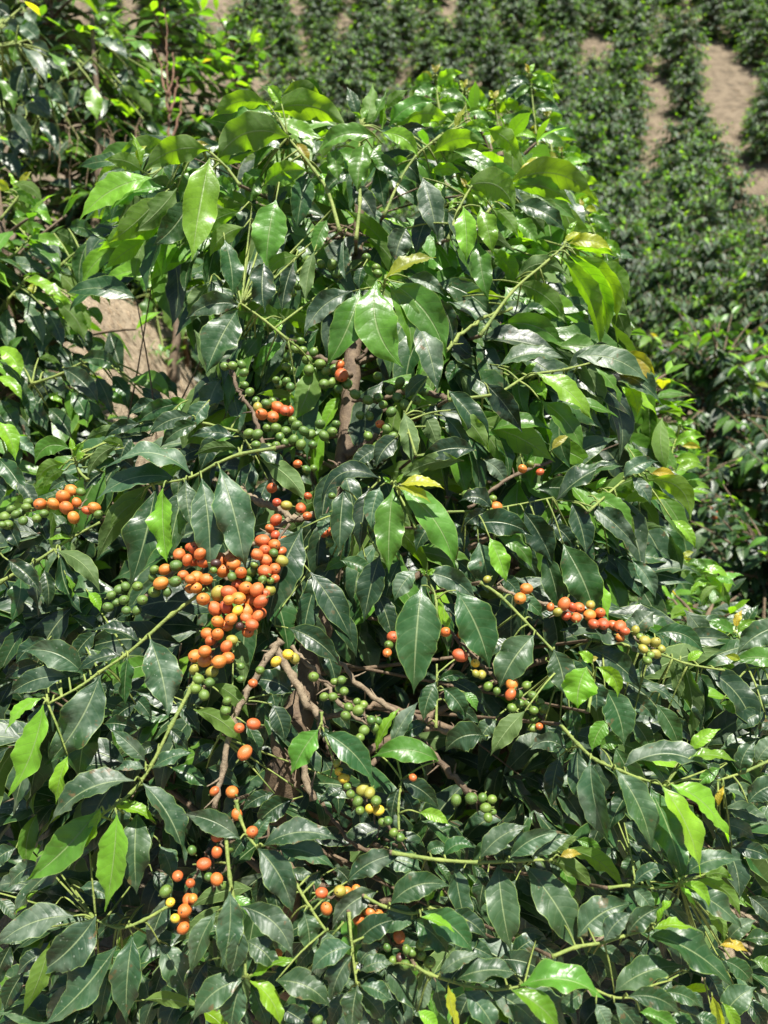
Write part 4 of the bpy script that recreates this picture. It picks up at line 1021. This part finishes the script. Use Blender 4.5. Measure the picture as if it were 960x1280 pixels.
def fill_shoot(x, y, d, upper):
    """a side shoot with opposite, drooping leaves along it"""
    ang = math.atan2(.30 + rf.gauss(0, .3), (x - 440) / 260 + rf.gauss(0, .45))
    n = rf.randint(3, 5)
    st = rf.uniform(24, 34) * D(x, y) / d
    for k in range(n):
        xx, yy = x + math.cos(ang) * st * k, y + math.sin(ang) * st * k + 1.5 * k * k
        dd = d - .012 * k
        end = k == n - 1
        for sg in (-1, 1):
            a = ang + sg * rf.uniform(.5, 1.1)
            vx, vy = math.cos(a), math.sin(a) * .7 + rf.uniform(.2, .9)
            ln = (rf.uniform(76, 130) if upper else rf.uniform(92, 150)) * D(x, y) / d * (.7 if end else 1)
            if end:
                kk, ww = ('lyum', (34, 22, 24, 20)) if upper else ('lynm', (18, 8, 34, 40))
            elif upper and y < 360:  # upper fill leaves likewise coloured lighter, for the sunlit crown
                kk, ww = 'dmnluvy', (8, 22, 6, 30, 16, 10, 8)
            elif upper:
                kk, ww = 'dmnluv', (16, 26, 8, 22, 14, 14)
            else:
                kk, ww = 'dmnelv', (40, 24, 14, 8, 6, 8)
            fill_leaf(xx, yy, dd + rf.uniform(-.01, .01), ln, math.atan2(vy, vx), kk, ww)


cnt = 0
while cnt < 190:
    x, y = rf.uniform(0, 960), rf.uniform(150, 1260)
    if not inside(FILL, x, y):
        continue
    deep = rf.random() ** 1.2
    if (inside(DARK, x, y) or inside(DARK2, x, y)):
        if rf.random() > 0.5:
            continue
        deep = 0.6 + 0.4 * deep
    cnt += 1
    fill_shoot(x, y, D(x, y) + .11 + .36 * deep, y < 640)
cnt = 0
while cnt < 62:
    x, y = rf.uniform(190, 720), rf.uniform(140, 470)
    if inside(FILL, x, y):
        cnt += 1
        fill_shoot(x, y, D(x, y) + rf.uniform(.07, .26), True)
# dark leaves about the foot of the stem
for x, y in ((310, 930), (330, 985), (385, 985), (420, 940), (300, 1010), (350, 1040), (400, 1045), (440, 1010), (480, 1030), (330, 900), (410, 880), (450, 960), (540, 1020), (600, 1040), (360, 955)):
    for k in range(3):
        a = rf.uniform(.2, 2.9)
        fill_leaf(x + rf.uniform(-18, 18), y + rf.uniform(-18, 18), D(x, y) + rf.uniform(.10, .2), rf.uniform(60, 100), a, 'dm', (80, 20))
# the shaded far side of the crown
cnt = 0
while cnt < 1300:
    x, y = rf.uniform(-60, 1010), rf.uniform(330, 1330)
    if y < 560 and (x < 280 or x > 760):
        continue
    cnt += 1
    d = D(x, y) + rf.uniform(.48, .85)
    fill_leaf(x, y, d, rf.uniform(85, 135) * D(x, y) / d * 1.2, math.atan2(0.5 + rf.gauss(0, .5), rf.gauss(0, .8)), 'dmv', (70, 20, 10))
for L_, Bs in zip(gL, gB):
    if not Bs:
        continue
    wf = Tubes()
    cen = np.mean(Bs, axis=0)
    st = stemP[np.argmin(np.abs(stemP[:, 2] - (cen[2] - .08)))]
    ax = [st, st * .5 + cen * .5 + np.array([0, 0, .02]), cen]
    wf.add(ax, .006, .003, sides=6)
    for k, B in enumerate(Bs):
        if k % 14 == 0:
            q = ax[1] + (ax[2] - ax[1]) * rf.random()
            wf.add([q, (q + B) / 2 + np.array([0, .03, .02]), B], .0022, .001, sides=5, sub=3)
    bf = link('branch', wf.mesh('branch', o0, M_BARK), NEAR['main']['root'])
    link('foliage', L_.mesh('foliage', o0), bf)


# ------------------------------------------------------------------ cherries
def cherry_mesh(kind, i):
    r = random.Random(hash((kind, i)) % 1000 + i)
    rings, seg = 11, 14
    V, Fc, mi = [], [], []
    el = r.uniform(1.1, 1.26)
    V.append((0, 0, -el))
    for a in range(1, rings):
        th = math.pi * a / rings
        for k in range(seg):
            ph = 2 * math.pi * k / seg
            w = math.sin(th) * (1 + .03 * math.cos(2 * ph))
            V.append((w * math.cos(ph), w * math.sin(ph) * 0.96, -math.cos(th) * el))
    # the navel: a small sunken disc at the far end
    top = len(V)
    last = top - seg
    for k in range(seg):
        ph = 2 * math.pi * k / seg
        V.append((.15 * math.cos(ph), .15 * math.sin(ph), el * .97))
    V.append((0, 0, el * .92))
    for k in range(seg):
        k2 = (k + 1) % seg
        Fc.append((0, 1 + k2, 1 + k)); mi.append(0)
        for a in range(rings - 2):
            b = 1 + a * seg
            Fc.append((b + k, b + k2, b + seg + k2, b + seg + k)); mi.append(0)
        Fc.append((last + k, last + k2, top + k2, top + k)); mi.append(0)
        Fc.append((top + k, top + k2, top + seg)); mi.append(1)
    # pedicel
    n = len(V)
    for z, w in ((-el * .97, .16), (-el * 1.5, .13)):
        for k in range(5):
            V.append((w * math.cos(k * 1.2566), w * math.sin(k * 1.2566), z))
    for k in range(5):
        k2 = (k + 1) % 5
        Fc.append((n + k, n + k2, n + 5 + k2, n + 5 + k)); mi.append(2)
    me = bpy.data.meshes.new('cherry')
    me.from_pydata(V, [], Fc)
    me.polygons.foreach_set('material_index', mi)
    me.polygons.foreach_set('use_smooth', [True] * len(Fc))
    for m in (CH[kind], M_NAVEL, M_TWIG):
        me.materials.append(m)
    me.update()
    return me, V, Fc, mi


cm = {(k, i): cherry_mesh(k, i) for k in CH for i in range(2)}
rc = random.Random(3)
for tree, (dz, txt) in CHERRIES.items():
    items = []
    for s in txt.replace('\n', ' ').split(';'):
        f = s.split()
        if f:
            items.append([float(f[0]), float(f[1]), float(f[2]) * 0.95, f[3]])
    n = len(items)
    XY = np.array([(a[0], a[1]) for a in items])
    R = np.array([a[2] for a in items])
    Dp = np.array([D(a[0], a[1]) + dz + rc.uniform(-.006, .006) for a in items])
    # upper, shaded clusters sit deeper, by the stem
    for i, a in enumerate(items):
        if tree == 'main' and a[1] < 600 and 330 < a[0] < 560:
            Dp[i] += .085
        if tree == 'main' and a[1] < 360:
            Dp[i] += .04
        if tree == 'main' and 600 < a[1] < 680 and a[0] > 330:
            Dp[i] += .05
        if tree == 'main' and 640 < a[0] < 690 and 840 < a[1] < 920:
            Dp[i] += .06
    # neighbours press each other apart in depth
    for it in range(60):
        moved = False
        for i in range(n):
            for j in range(i + 1, n):
                dx, dy = XY[i] - XY[j]
                pd = math.hypot(dx, dy)
                rs = R[i] + R[j]
                if pd < rs * .97:
                    need = math.sqrt((rs * .97) ** 2 - pd ** 2) * Dp[i] / F
                    gap = Dp[i] - Dp[j]
                    if abs(gap) < need:
                        s = (need - abs(gap)) * .5 * (1 if gap >= 0 else -1)
                        Dp[i] += s
                        Dp[j] -= s
                        moved = True
        if not moved:
            break
    ripe = sorted([i for i in range(n) if items[i][3] in 'royk'], key=lambda i: -R[i])
    unripe = sorted([i for i in range(n) if items[i][3] in 'gv'], key=lambda i: -R[i])
    root = NEAR[tree]['root']
    org = NEAR[tree]['origin']
    for nm, ids in (('ripe_cherry', ripe), ('unripe_cherry', unripe)):
        bulkV, bulkF, bulkM, seeds = [], [], [], []
        mats = []
        for rank, i in enumerate(ids):
            x, y, r, k = items[i]
            pos = at(x, y, Dp[i])
            c = CAM - pos
            c /= np.linalg.norm(c)
            zax = Vector(c * rc.uniform(-.1, 1.0) + np.array([rc.gauss(0, .6), rc.gauss(0, .4), rc.gauss(-.1, .5)])).normalized()
            q = zax.to_track_quat('Z', 'Y')
            rr = r * Dp[i] / F
            if rank < 100:
                best, bd = root, 0.09
                for b, P in branches:
                    dd = np.sqrt(((P - pos) ** 2).sum(1)).min()
                    if tree == 'main' and dd < bd:
                        best, bd = b, dd
                o = bpy.data.objects.new(nm, cm[(k, rc.randint(0, 1))][0])
                C.objects.link(o)
                o.parent = best
                o.location = (pos - org).tolist()
                o.rotation_mode = 'QUATERNION'
                o.rotation_quaternion = q
                o.scale = (rr, rr, rr)
            else:
                _, V, Fc, mi = cm[(k, rc.randint(0, 1))]
                b0 = len(bulkV)
                M = Matrix.LocRotScale(Vector((pos - org).tolist()), q, Vector((rr, rr, rr)))
                bulkV += [tuple(M @ Vector(v)) for v in V]
                bulkF += [tuple(a + b0 for a in f) for f in Fc]
                key = 'royk'.find(k) if k in 'royk' else 'gv'.find(k)
                bulkM += [key * 3 + a for a in mi]
                seeds += [rc.random()] * len(V)
        if bulkV:
            me = bpy.data.meshes.new(nm)
            me.from_pydata(bulkV, [], bulkF)
            for k in ('royk' if nm == 'ripe_cherry' else 'gv'):
                for m in (CH[k], M_NAVEL, M_TWIG):
                    me.materials.append(m)
            me.polygons.foreach_set('material_index', bulkM)
            me.polygons.foreach_set('use_smooth', [True] * len(bulkF))
            a = me.attributes.new('seed', 'FLOAT', 'POINT')
            a.data.foreach_set('value', seeds)
            me.update()
            link(nm, me, root, 'stuff')


# ------------------------------------------------------------------ whole shrubs, farther away
def shrub(seed, H, R, nlat, leaf, step, rows, nu, young=.5, kinds='dmnev', wts=(45, 30, 10, 4, 8), droop=.55, bare=.25, hang=0.0):
    """a coffee shrub: stem, tiers of drooping side branches, paired leaves"""
    r = random.Random(seed)
    w, L = Tubes(), Leaves()
    top = np.array([r.uniform(-.05, .05) * H, r.uniform(-.05, .05) * H, H * .96])
    midp = np.array([r.uniform(-.03, .03), r.uniform(-.03, .03), H * .5])
    w.add([(0, 0, -.05), midp, top], .022, .006, sides=7, knob=.1)
    az = r.uniform(0, 6.28)
    for i in range(nlat):
        h = .06 + .92 * (i + r.random()) / nlat
        az += 2.399 + r.gauss(0, .3)
        prof = (1 - h) ** .55 * .95 + .12 if not hang else math.sqrt(max(.02, 1 - ((h - .42) / .62) ** 2))
        if h < .15:
            prof *= .7 + h * 2
        ll = R * prof * r.uniform(.75, 1.2)
        p = midp * (1 - abs(2 * h - 1)) + top * max(0, 2 * h - 1)
        p = np.array([p[0], p[1], h * H])
        el = r.uniform(.1, .6) + .5 * (h > .85)
        d = np.array([math.cos(az) * math.cos(el), math.sin(az) * math.cos(el), math.sin(el)])
        pts = [p.copy()]
        ns = max(3, int(ll / step))
        for k in range(ns):
            d = d + np.array([r.gauss(0, .06), r.gauss(0, .06), -droop / ns * (1.3 if h < .8 else .7)])
            d /= np.linalg.norm(d)
            p = p + d * ll / ns
            pts.append(p.copy())
            if (k + 1) / ns < bare * (1 if h < .8 else 0):
                continue
            end = k >= ns - 1
            side = np.cross(d, [0, 0, 1.0])
            side /= np.linalg.norm(side) + 1e-9
            for sg in (-1, 1):
                dirv = side * sg * r.uniform(.7, 1.1) + d * r.uniform(.3, .8) + np.array([0, 0, -r.uniform(.1, .9) - hang])
                if end:
                    dirv = side * sg * .5 + d + np.array([0, 0, r.uniform(-.3, .6)])
                dirv /= np.linalg.norm(dirv)
                l = leaf * r.uniform(.7, 1.15) * (.65 if end else 1)
                T = p + dirv * l
                M = p + dirv * l * .5 + np.array([0, 0, l * r.uniform(.08, .22)])
                if end and r.random() < young:
                    kd = r.choices('lyob', (58, 37, 4, 1) if nu > 3 else (60, 38, 2, 0))[0]
                elif k == ns - 2 and r.random() < young * .7:
                    kd = r.choices('lyu', (5, 2, 2))[0]
                else:
                    kd = r.choices(kinds, wts)[0]
                up = np.array([r.gauss(0, .35), r.gauss(0, .35), 1.0])
                L.add(p, T, M, up, l * r.uniform(.34, .44), kd, nu=nu, rows=rows, seed=r.random(), twist=r.uniform(-.3, .3))
        w.add(pts[::2] + ([pts[-1]] if len(pts) % 2 == 0 else []), .007, .002, sides=5, sub=2)
    return w, L


R6 = [0, 2, 4, 5, 7, 9, 11]
R5 = [0, 3, 5, 7, 11]


def plant(x, ytop, d, R, label, seed, nlat=46, leaf=.115, young=.5, step=.055, droop=.55, nm='coffee_tree', kinds='dmnev', wts=(45, 30, 10, 4, 8), Hmax=9, bare=.25, group=None, hang=0.0):
    top = at(x, ytop, d)
    g = np.array([top[0], top[1], float(ground(top[0], top[1]))])
    H = min(Hmax, max(.4, top[2] - g[2]))
    w, L = shrub(seed, H, R, nlat, leaf, step, R6, 5, young, kinds, wts, droop, bare, hang)
    root = thing(nm, g, label, 'tree', group)
    link('trunk', w.mesh('trunk', (0, 0, 0), M_BARK), root)
    link('foliage', L.mesh('foliage', (0, 0, 0)), root)
    return root


plant(780, 470, 1.75, .27, 'coffee tree tucked behind the right flank of the front tree, yellow tipped', 22, 80, .1, .85, kinds='dmvlu', wts=(25, 28, 12, 22, 10))
plant(890, 445, 3.7, .62, 'bushy coffee tree at mid distance by the right edge with rusty top leaves', 23, 210, .105, .75, kinds='dmnvl', wts=(50, 30, 6, 8, 6), hang=.5)
plant(1010, 520, 4.0, .7, 'coffee tree cut by the right edge of the photo, behind the lower right neighbour', 24, 210, .105, .4, kinds='dmv', wts=(60, 30, 10), hang=.5)
plant(845, 600, 2.9, .42, 'darker coffee tree standing below the bushy one with rusty top leaves', 25, 160, .095, .3, kinds='dmv', wts=(60, 30, 10), hang=.4)
plant(960, 700, 2.6, .45, 'lower coffee tree at the right edge, between mid distance bushes and near branch tips', 26, 160, .095, .3, kinds='dmv', wts=(60, 30, 10), hang=.4)
plant(880, 770, 1.55, .26, 'small bright coffee tree in sun above the near branch tips at the right', 27, 40, .085, .9, kinds='dmvlu', wts=(15, 28, 12, 30, 12))
plant(410, 230, 2.6, .32, 'coffee tree in shade behind the left flank of the front tree', 28, 60, .11, .4)
plant(60, -60, 3.1, .62, 'tall coffee tree at the upper left, behind the dark glossy one', 30, 130, .13, .5, kinds='dmnvlu', wts=(34, 30, 12, 8, 12, 4))
plant(215, -40, 3.7, .62, 'tall loose coffee tree left of the top centre with sunlit shoots', 31, 130, .13, .7, kinds='dmnvlu', wts=(24, 28, 12, 12, 16, 8))
plant(310, 45, 4.3, .6, 'coffee tree with pale upright shoots above the left shoulder of the front tree', 32, 110, .13, .9, kinds='dmnvlu', wts=(24, 28, 12, 12, 16, 8))
plant(150, 150, 3.3, .5, 'lower coffee tree in the gap between upper left trees and the bare bank', 33, 110, .12, .2, kinds='dmv', wts=(60, 28, 12))
plant(-25, 395, 2.0, .3, 'shaded coffee bush at the left edge under the bright green tree', 34, 110, .11, .1, kinds='dmv', wts=(70, 20, 10))
plant(15, 500, 1.9, .22, 'small dark coffee bush at the left edge, just above the left cherry branch', 36, 90, .1, .1, kinds='dmv', wts=(70, 20, 10))
plant(255, 330, 3.4, .36, 'coffee bush beyond the bare bank, half hidden by the front tree', 35, 90, .115, .3)

plant(470, 420, 2.15, .5, 'coffee tree hidden deep behind the stem of the front tree', 51, 100, .12, .2, kinds='dmv', wts=(60, 25, 15))
plant(640, 350, 2.2, .5, 'coffee tree glimpsed through the right half of the front tree', 52, 100, .12, .3, kinds='dmv', wts=(50, 35, 15))
plant(270, 560, 1.95, .38, 'low coffee bush in the dark behind the big cherry cluster', 53, 80, .11, .1, kinds='dmv', wts=(70, 20, 10))
plant(60, 690, 1.75, .38, 'low coffee bush in the dark behind the lower left branches', 54, 80, .11, .1, kinds='dmv', wts=(70, 20, 10))
plant(780, 730, 1.9, .4, 'low coffee bush in the dark behind the lower right branches', 55, 80, .11, .1, kinds='dmv', wts=(70, 20, 10))

# more leaves of the young tree behind and of the bright one at the left edge
t = NEAR['behind']
w, L = shrub(21, float(at(620, 215, 1.85)[2] - t['origin'][2]), .44, 62, .105, .055, R6, 5, .95, 'dmvlu', (25, 25, 15, 22, 12), .3)
off = np.array([-0.02, .12, 0])
L.v = [v + t['origin'] + off for v in L.v]
w.v = [v + t['origin'] + off for v in w.v]
b = link('branch', w.mesh('branch', t['origin'], M_BARK), t['root'])
link('foliage', L.mesh('foliage', t['origin']), b)
# more leaves of the bright tree at the left edge
t = NEAR['left']
w, L = shrub(41, float(at(15, 300, 1.75)[2] - t['origin'][2]), .33, 130, .115, .05, R6, 5, .8, 'dmnvl', (50, 28, 8, 8, 6), hang=.5)
off = np.array([0.02, .16, 0])
L.v = [v + t['origin'] + off for v in L.v]
w.v = [v + t['origin'] + off for v in w.v]
b = link('branch', w.mesh('branch', t['origin'], M_BARK), t['root'])
link('foliage', L.mesh('foliage', t['origin']), b)

# thin russet stems of a bare shrub, upper left
bs0 = base_of(214, 200, 3.0)
bs = Tubes()
for pl in ('214,200 211,165 213,130 208,90 209,55 205,10', '212,140 204,105 201,80 193,62', '213,140 220,112 221,96', '215,175 225,140 226,118', '210,120 217,88 216,66'):
    bs.add([at(x, y, 2.95 + .02 * i) for i, (x, y) in enumerate(pts_of(pl))], .0055, .0018, sides=6, knob=.3, wig=.003)
bs.add([bs0, at(214, 200, 2.95)], .012, .008, sides=6)
br = thing('bare_shrub', bs0, 'bare shrub of thin russet stems at the upper left', 'shrub')
link('stem', bs.mesh('stem', bs0, M_RED), br)

# dry weeds under the upper left trees
dw0 = base_of(115, 215, 2.9)
dw = Tubes()
rd = random.Random(9)
for i in range(34):
    x, y = rd.uniform(60, 185), rd.uniform(160, 215)
    d = rd.uniform(2.75, 3.0)
    a = at(x, y + 30, d)
    dw.add([a, at(x + rd.uniform(-6, 6), y, d), at(x + rd.uniform(-16, 16), y - rd.uniform(4, 22), d)], .0018, .0007, sides=4, sub=3)
dr = thing('dry_weeds', dw0, 'withered brown weeds below the upper left trees', 'weeds')
link('stem', dw.mesh('stem', dw0, M_DRY), dr)

# green weeds on the bank
for (x, y, lab) in ((206, 458, 'fresh green weed on the bare bank beside the front tree'), (170, 428, 'tiny green weed in the middle of the bare bank'), (190, 447, 'small green weed sprouting a little uphill of the larger weed on the bank')):
    g = ray_ground(x, y, 1.8)
    root = thing('weed', g, lab, 'weed', 'weeds on the bare bank')
    L = Leaves()
    s = 1.0 if x > 200 else .5
    for i in range(22 if x > 200 else 9):
        a = rd.uniform(0, 6.28)
        h = rd.uniform(0, .07) * s
        p = g + np.array([rd.gauss(0, .02), rd.gauss(0, .02), h]) * 1
        v = np.array([math.cos(a), math.sin(a), rd.uniform(.3, 1.2)])
        v /= np.linalg.norm(v)
        T = p + v * rd.uniform(.03, .06) * s
        L.add(p, T, (p + T) / 2 + np.array([0, 0, .008]), np.array([0, 0, 1.0]), .016 * s, 'l', nu=3, rows=R5, seed=i)
    link('leaf', L.mesh('leaf', g), root)

# red-tipped stalk on the right
fs0 = base_of(888, 690, 2.75)
fs = Tubes()
fs.add([at(888, 700, 2.75), at(889, 675, 2.75), at(893, 650, 2.75), at(892, 640, 2.75)], .006, .005, sides=7, sub=4)
fr_ = thing('flower_stalk', fs0, 'upright green stalk with a red tip among the right hand bushes', 'flower')
fs.add([fs0, at(888, 700, 2.75)], .006, .006, sides=6, sub=2)
link('stalk', fs.mesh('stalk', fs0, M_TWIG), fr_)
for i in range(9):
    o = bpy.data.objects.new('flower_bud', cm[('r', 0)][0])
    C.objects.link(o)
    o.parent = fr_
    o.location = (at(892 + rd.uniform(-4, 4), 645 + rd.uniform(-9, 6), 2.74 + rd.uniform(-.012, .012)) - fs0).tolist()
    o.scale = (.006, .006, .008)

# ------------------------------------------------------------------ the planted hillside
GLOSS[0] = -0.35
protos = []
for i in range(7):
    w, L = shrub(100 + i, 1.2 + .05 * i, .58 + .02 * i, 165, .135, .078, R5, 3, .3 if i % 2 else .45, 'dmnvlu', (40, 42, 6, 7, 4, 1) if i % 3 else (30, 46, 6, 8, 8, 2), .8, .15, hang=.7)
    protos.append((w.mesh('trunk', (0, 0, 0), M_BARK), L.mesh('foliage', (0, 0, 0))))
ORD = ['', 'first', 'second', 'third', 'fourth', 'fifth', 'sixth', 'seventh', 'eighth', 'ninth', 'tenth', 'eleventh', 'twelfth', 'thirteenth', 'fourteenth', 'fifteenth', 'sixteenth', 'seventeenth', 'eighteenth', 'nineteenth', 'twentieth', 'twenty-first', 'twenty-second', 'twenty-third']
rh = random.Random(77)
# every bush of the slope that shows: direction of its middle
SLOPE = """500,40 540,28 577,58 532,82 620,72 642,30 596,14 664,62 648,102 705,40 728,14 698,88 764,22 802,12 792,58 838,40 882,24 925,32 957,62 948,8 850,76 772,94
776,132 734,118 700,128 728,160 782,172 742,198 690,170 852,120 868,168 880,208 842,196 953,142 962,172 765,232 728,238 832,244 792,256 748,276 862,228 802,296 850,280 905,300 770,318
822,326 872,318 918,330 790,358 838,366 892,362 942,372 812,398 868,412 915,408 952,412 848,432 900,440 946,446 768,372 748,330 720,300 705,215 660,140 610,110 560,110 600,45
350,36 402,34 470,26 444,62 404,68 478,72 448,98 412,108 505,8 550,60 360,62 320,28 300,60 395,4 415,-10 345,-8 460,-8 680,8 690,-8 740,-12 640,-12 590,-14 540,-14 785,-14 835,-12 880,-14 925,-12 965,-10 975,110 985,40 985,240 980,330
430,130 480,125 380,135 345,130 500,170 550,170 600,200 520,230 580,250 640,260 480,265 440,190 560,310 620,320 500,320 390,190 420,250 460,320 680,380 640,370 650,200 690,250 700,430 740,420 360,190 380,250 530,280 610,280 470,220"""
cands = []
for s in SLOPE.split():
    u, v = (float(t) for t in s.split(','))
    u, v = u + rh.uniform(-4, 4), v + rh.uniform(-3, 3)
    q = ray_ground(u, v, 5)
    d = px(q)[2]
    q = ray_ground(u, v + .44 * F / d, 5)
    cands.append((float(q[0]), float(q[1]), float(ground(q[0], q[1])), u, v, d))
# and those behind the upper left trees
yy = 8.5
while yy < 24:
    x = -.58 * yy
    while x < -.22 * yy:
        q = (x + rh.gauss(0, .1), yy + rh.gauss(0, .15))
        z = float(ground(*q))
        u, v, d = px((q[0], q[1], z + .6))
        if -40 < u < 300 and -50 < v < 140:
            cands.append((q[0], q[1], z, u, v, d))
        x += rh.uniform(1.15, 1.4)
    yy += rh.uniform(1.2, 1.45)
cands.sort(key=lambda a: a[4])
rowsl = []
for c_ in cands:
    k = int((c_[4] + 90) // 40)
    while len(rowsl) <= k:
        rowsl.append([])
    rowsl[k].append(c_)
rowsl = [r_ for r_ in rowsl if r_]
for ri, row in enumerate(rowsl):
    row.sort(key=lambda a: -a[3])
    for ci, (xx, y2, z, u, v, d) in enumerate(row):
        k = rh.randrange(7)
        no, side = (ci + 1, 'right') if ci < len(row) / 2 else (len(row) - ci, 'left')
        lab = 'hillside coffee tree in the %s row from the top, %s from the %s edge' % (ORD[ri + 1], ORD[no], side)
        for nm, a, b_ in (('the big bare patch', 935, 240), ('the pale patch', 905, 108), ('the sandy streak', 745, 66), ('the leftmost patch', 340, 96)):
            if abs(u - a) < 75 and abs(v - b_) < 60:
                lab = 'hillside coffee tree beside %s, in %s row, %s from %s' % (nm, ORD[ri + 1], ORD[no], side)
                break
        root = thing('coffee_tree', (xx, y2, z), lab, 'tree', 'coffee trees planted in rows on the hillside')
        root.rotation_euler[2] = rh.uniform(0, 6.28)
        s = rh.uniform(.62, .84) * (.8 if abs(u - 852) < 6 and abs(v - 120) < 6 else 1)
        root.scale = (s * rh.uniform(.92, 1.1), s, s * rh.uniform(.85, 1.12))
        link('trunk', protos[k][0], root)
        link('foliage', protos[k][1], root)

# ------------------------------------------------------------------ ground
xs = np.unique(np.concatenate([np.linspace(-40, -4, 40), np.linspace(-4, 4, 161), np.linspace(4, 40, 40)]))
ys = np.unique(np.concatenate([np.linspace(-6, 0, 15), np.linspace(0, 7, 141), np.linspace(7, 30, 140), np.linspace(30, 60, 30)]))
X, Y = np.meshgrid(xs, ys)
Z = ground(X, Y)
nz = np.array([noise.noise((x * 1.1, y * 1.1, 0)) * .06 + noise.noise((x * 5, y * 5, 3)) * .02 + noise.noise((x * 19, y * 19, 5)) * .007 for x, y in zip(X.ravel(), Y.ravel())]).reshape(X.shape)
V = np.stack([X, Y, Z + nz - .01], -1).reshape(-1, 3)
c = len(xs)
ii = (np.arange(len(ys) - 1)[:, None] * c + np.arange(c - 1)[None, :]).ravel()
me = bpy.data.meshes.new('ground')
me.from_pydata(V.tolist(), [], np.stack([ii, ii + 1, ii + c + 1, ii + c], -1).tolist())
me.polygons.foreach_set('use_smooth', np.ones(len(me.polygons), bool))
me.materials.append(M_SOIL)
link('ground', me, None, 'structure')

# fallen leaves and straw scattered on the bare soil
lt = Tubes()
for i in range(1900):
    if i < 1500:
        x, y = rd.uniform(-1.3, -.4), rd.uniform(2.0, 3.6)
    else:
        x, y = rd.uniform(3, 11), rd.uniform(9, 20)
    a = rd.uniform(0, 6.28)
    l = rd.uniform(.015, .05) * (.8 if i < 1500 else 4)
    p = np.array([x, y, float(ground(x, y)) + noise.noise((x * 1.1, y * 1.1, 0)) * .06 + noise.noise((x * 5, y * 5, 3)) * .02 + .004])
    q = p + np.array([math.cos(a) * l, math.sin(a) * l, 0])
    q[2] = float(ground(q[0], q[1])) + noise.noise((q[0] * 1.1, q[1] * 1.1, 0)) * .06 + noise.noise((q[0] * 5, q[1] * 5, 3)) * .02 + .006
    lt.add([p, q], l * .05, l * .03, sides=4, sub=1)
link('straw_litter', lt.mesh('straw_litter', (0, 0, 0), M_DRY), None, 'stuff')

# ------------------------------------------------------------------ daylight
SUN_EL, SUN_AZ = 76.0, 145.0      # azimuth clockwise from +Y (into the picture)
el, az = rad(SUN_EL), rad(SUN_AZ)
sd = Vector((math.sin(az) * math.cos(el), math.cos(az) * math.cos(el), math.sin(el)))
sl = bpy.data.lights.new('sun', 'SUN')
sl.energy = 5.0
sl.angle = rad(0.53)
sl.color = (1.0, .955, .88)
so = bpy.data.objects.new('sun', sl)
C.objects.link(so)
so.rotation_euler = sd.to_track_quat('Z', 'Y').to_euler()
so.location = (0, 0, 20)
wd = bpy.data.worlds.new('World')
sc.world = wd
wd.use_nodes = True
wn, wl = wd.node_tree.nodes, wd.node_tree.links
wn.clear()
sky = wn.new('ShaderNodeTexSky')
sky.sky_type = 'NISHITA'
sky.sun_disc = False
sky.sun_elevation = el
sky.sun_rotation = az
sky.air_density = 1.2
sky.dust_density = 2.5
sky.altitude = 1600
bg = wn.new('ShaderNodeBackground')
bg.inputs[1].default_value = 0.055
wl.new(sky.outputs[0], bg.inputs[0])
wo = wn.new('ShaderNodeOutputWorld')
wl.new(bg.outputs[0], wo.inputs[0])

sc.view_settings.view_transform = 'Standard'
sc.view_settings.look = 'None'
sc.view_settings.gamma = 1
sc.view_settings.exposure = 1.32
sc.render.engine = 'CYCLES'
sc.cycles.use_denoising = True
sc.cycles.max_bounces = 8
sc.cycles.diffuse_bounces = 3
sc.cycles.glossy_bounces = 3
sc.cycles.transmission_bounces = 4
sc.cycles.sample_clamp_indirect = 6
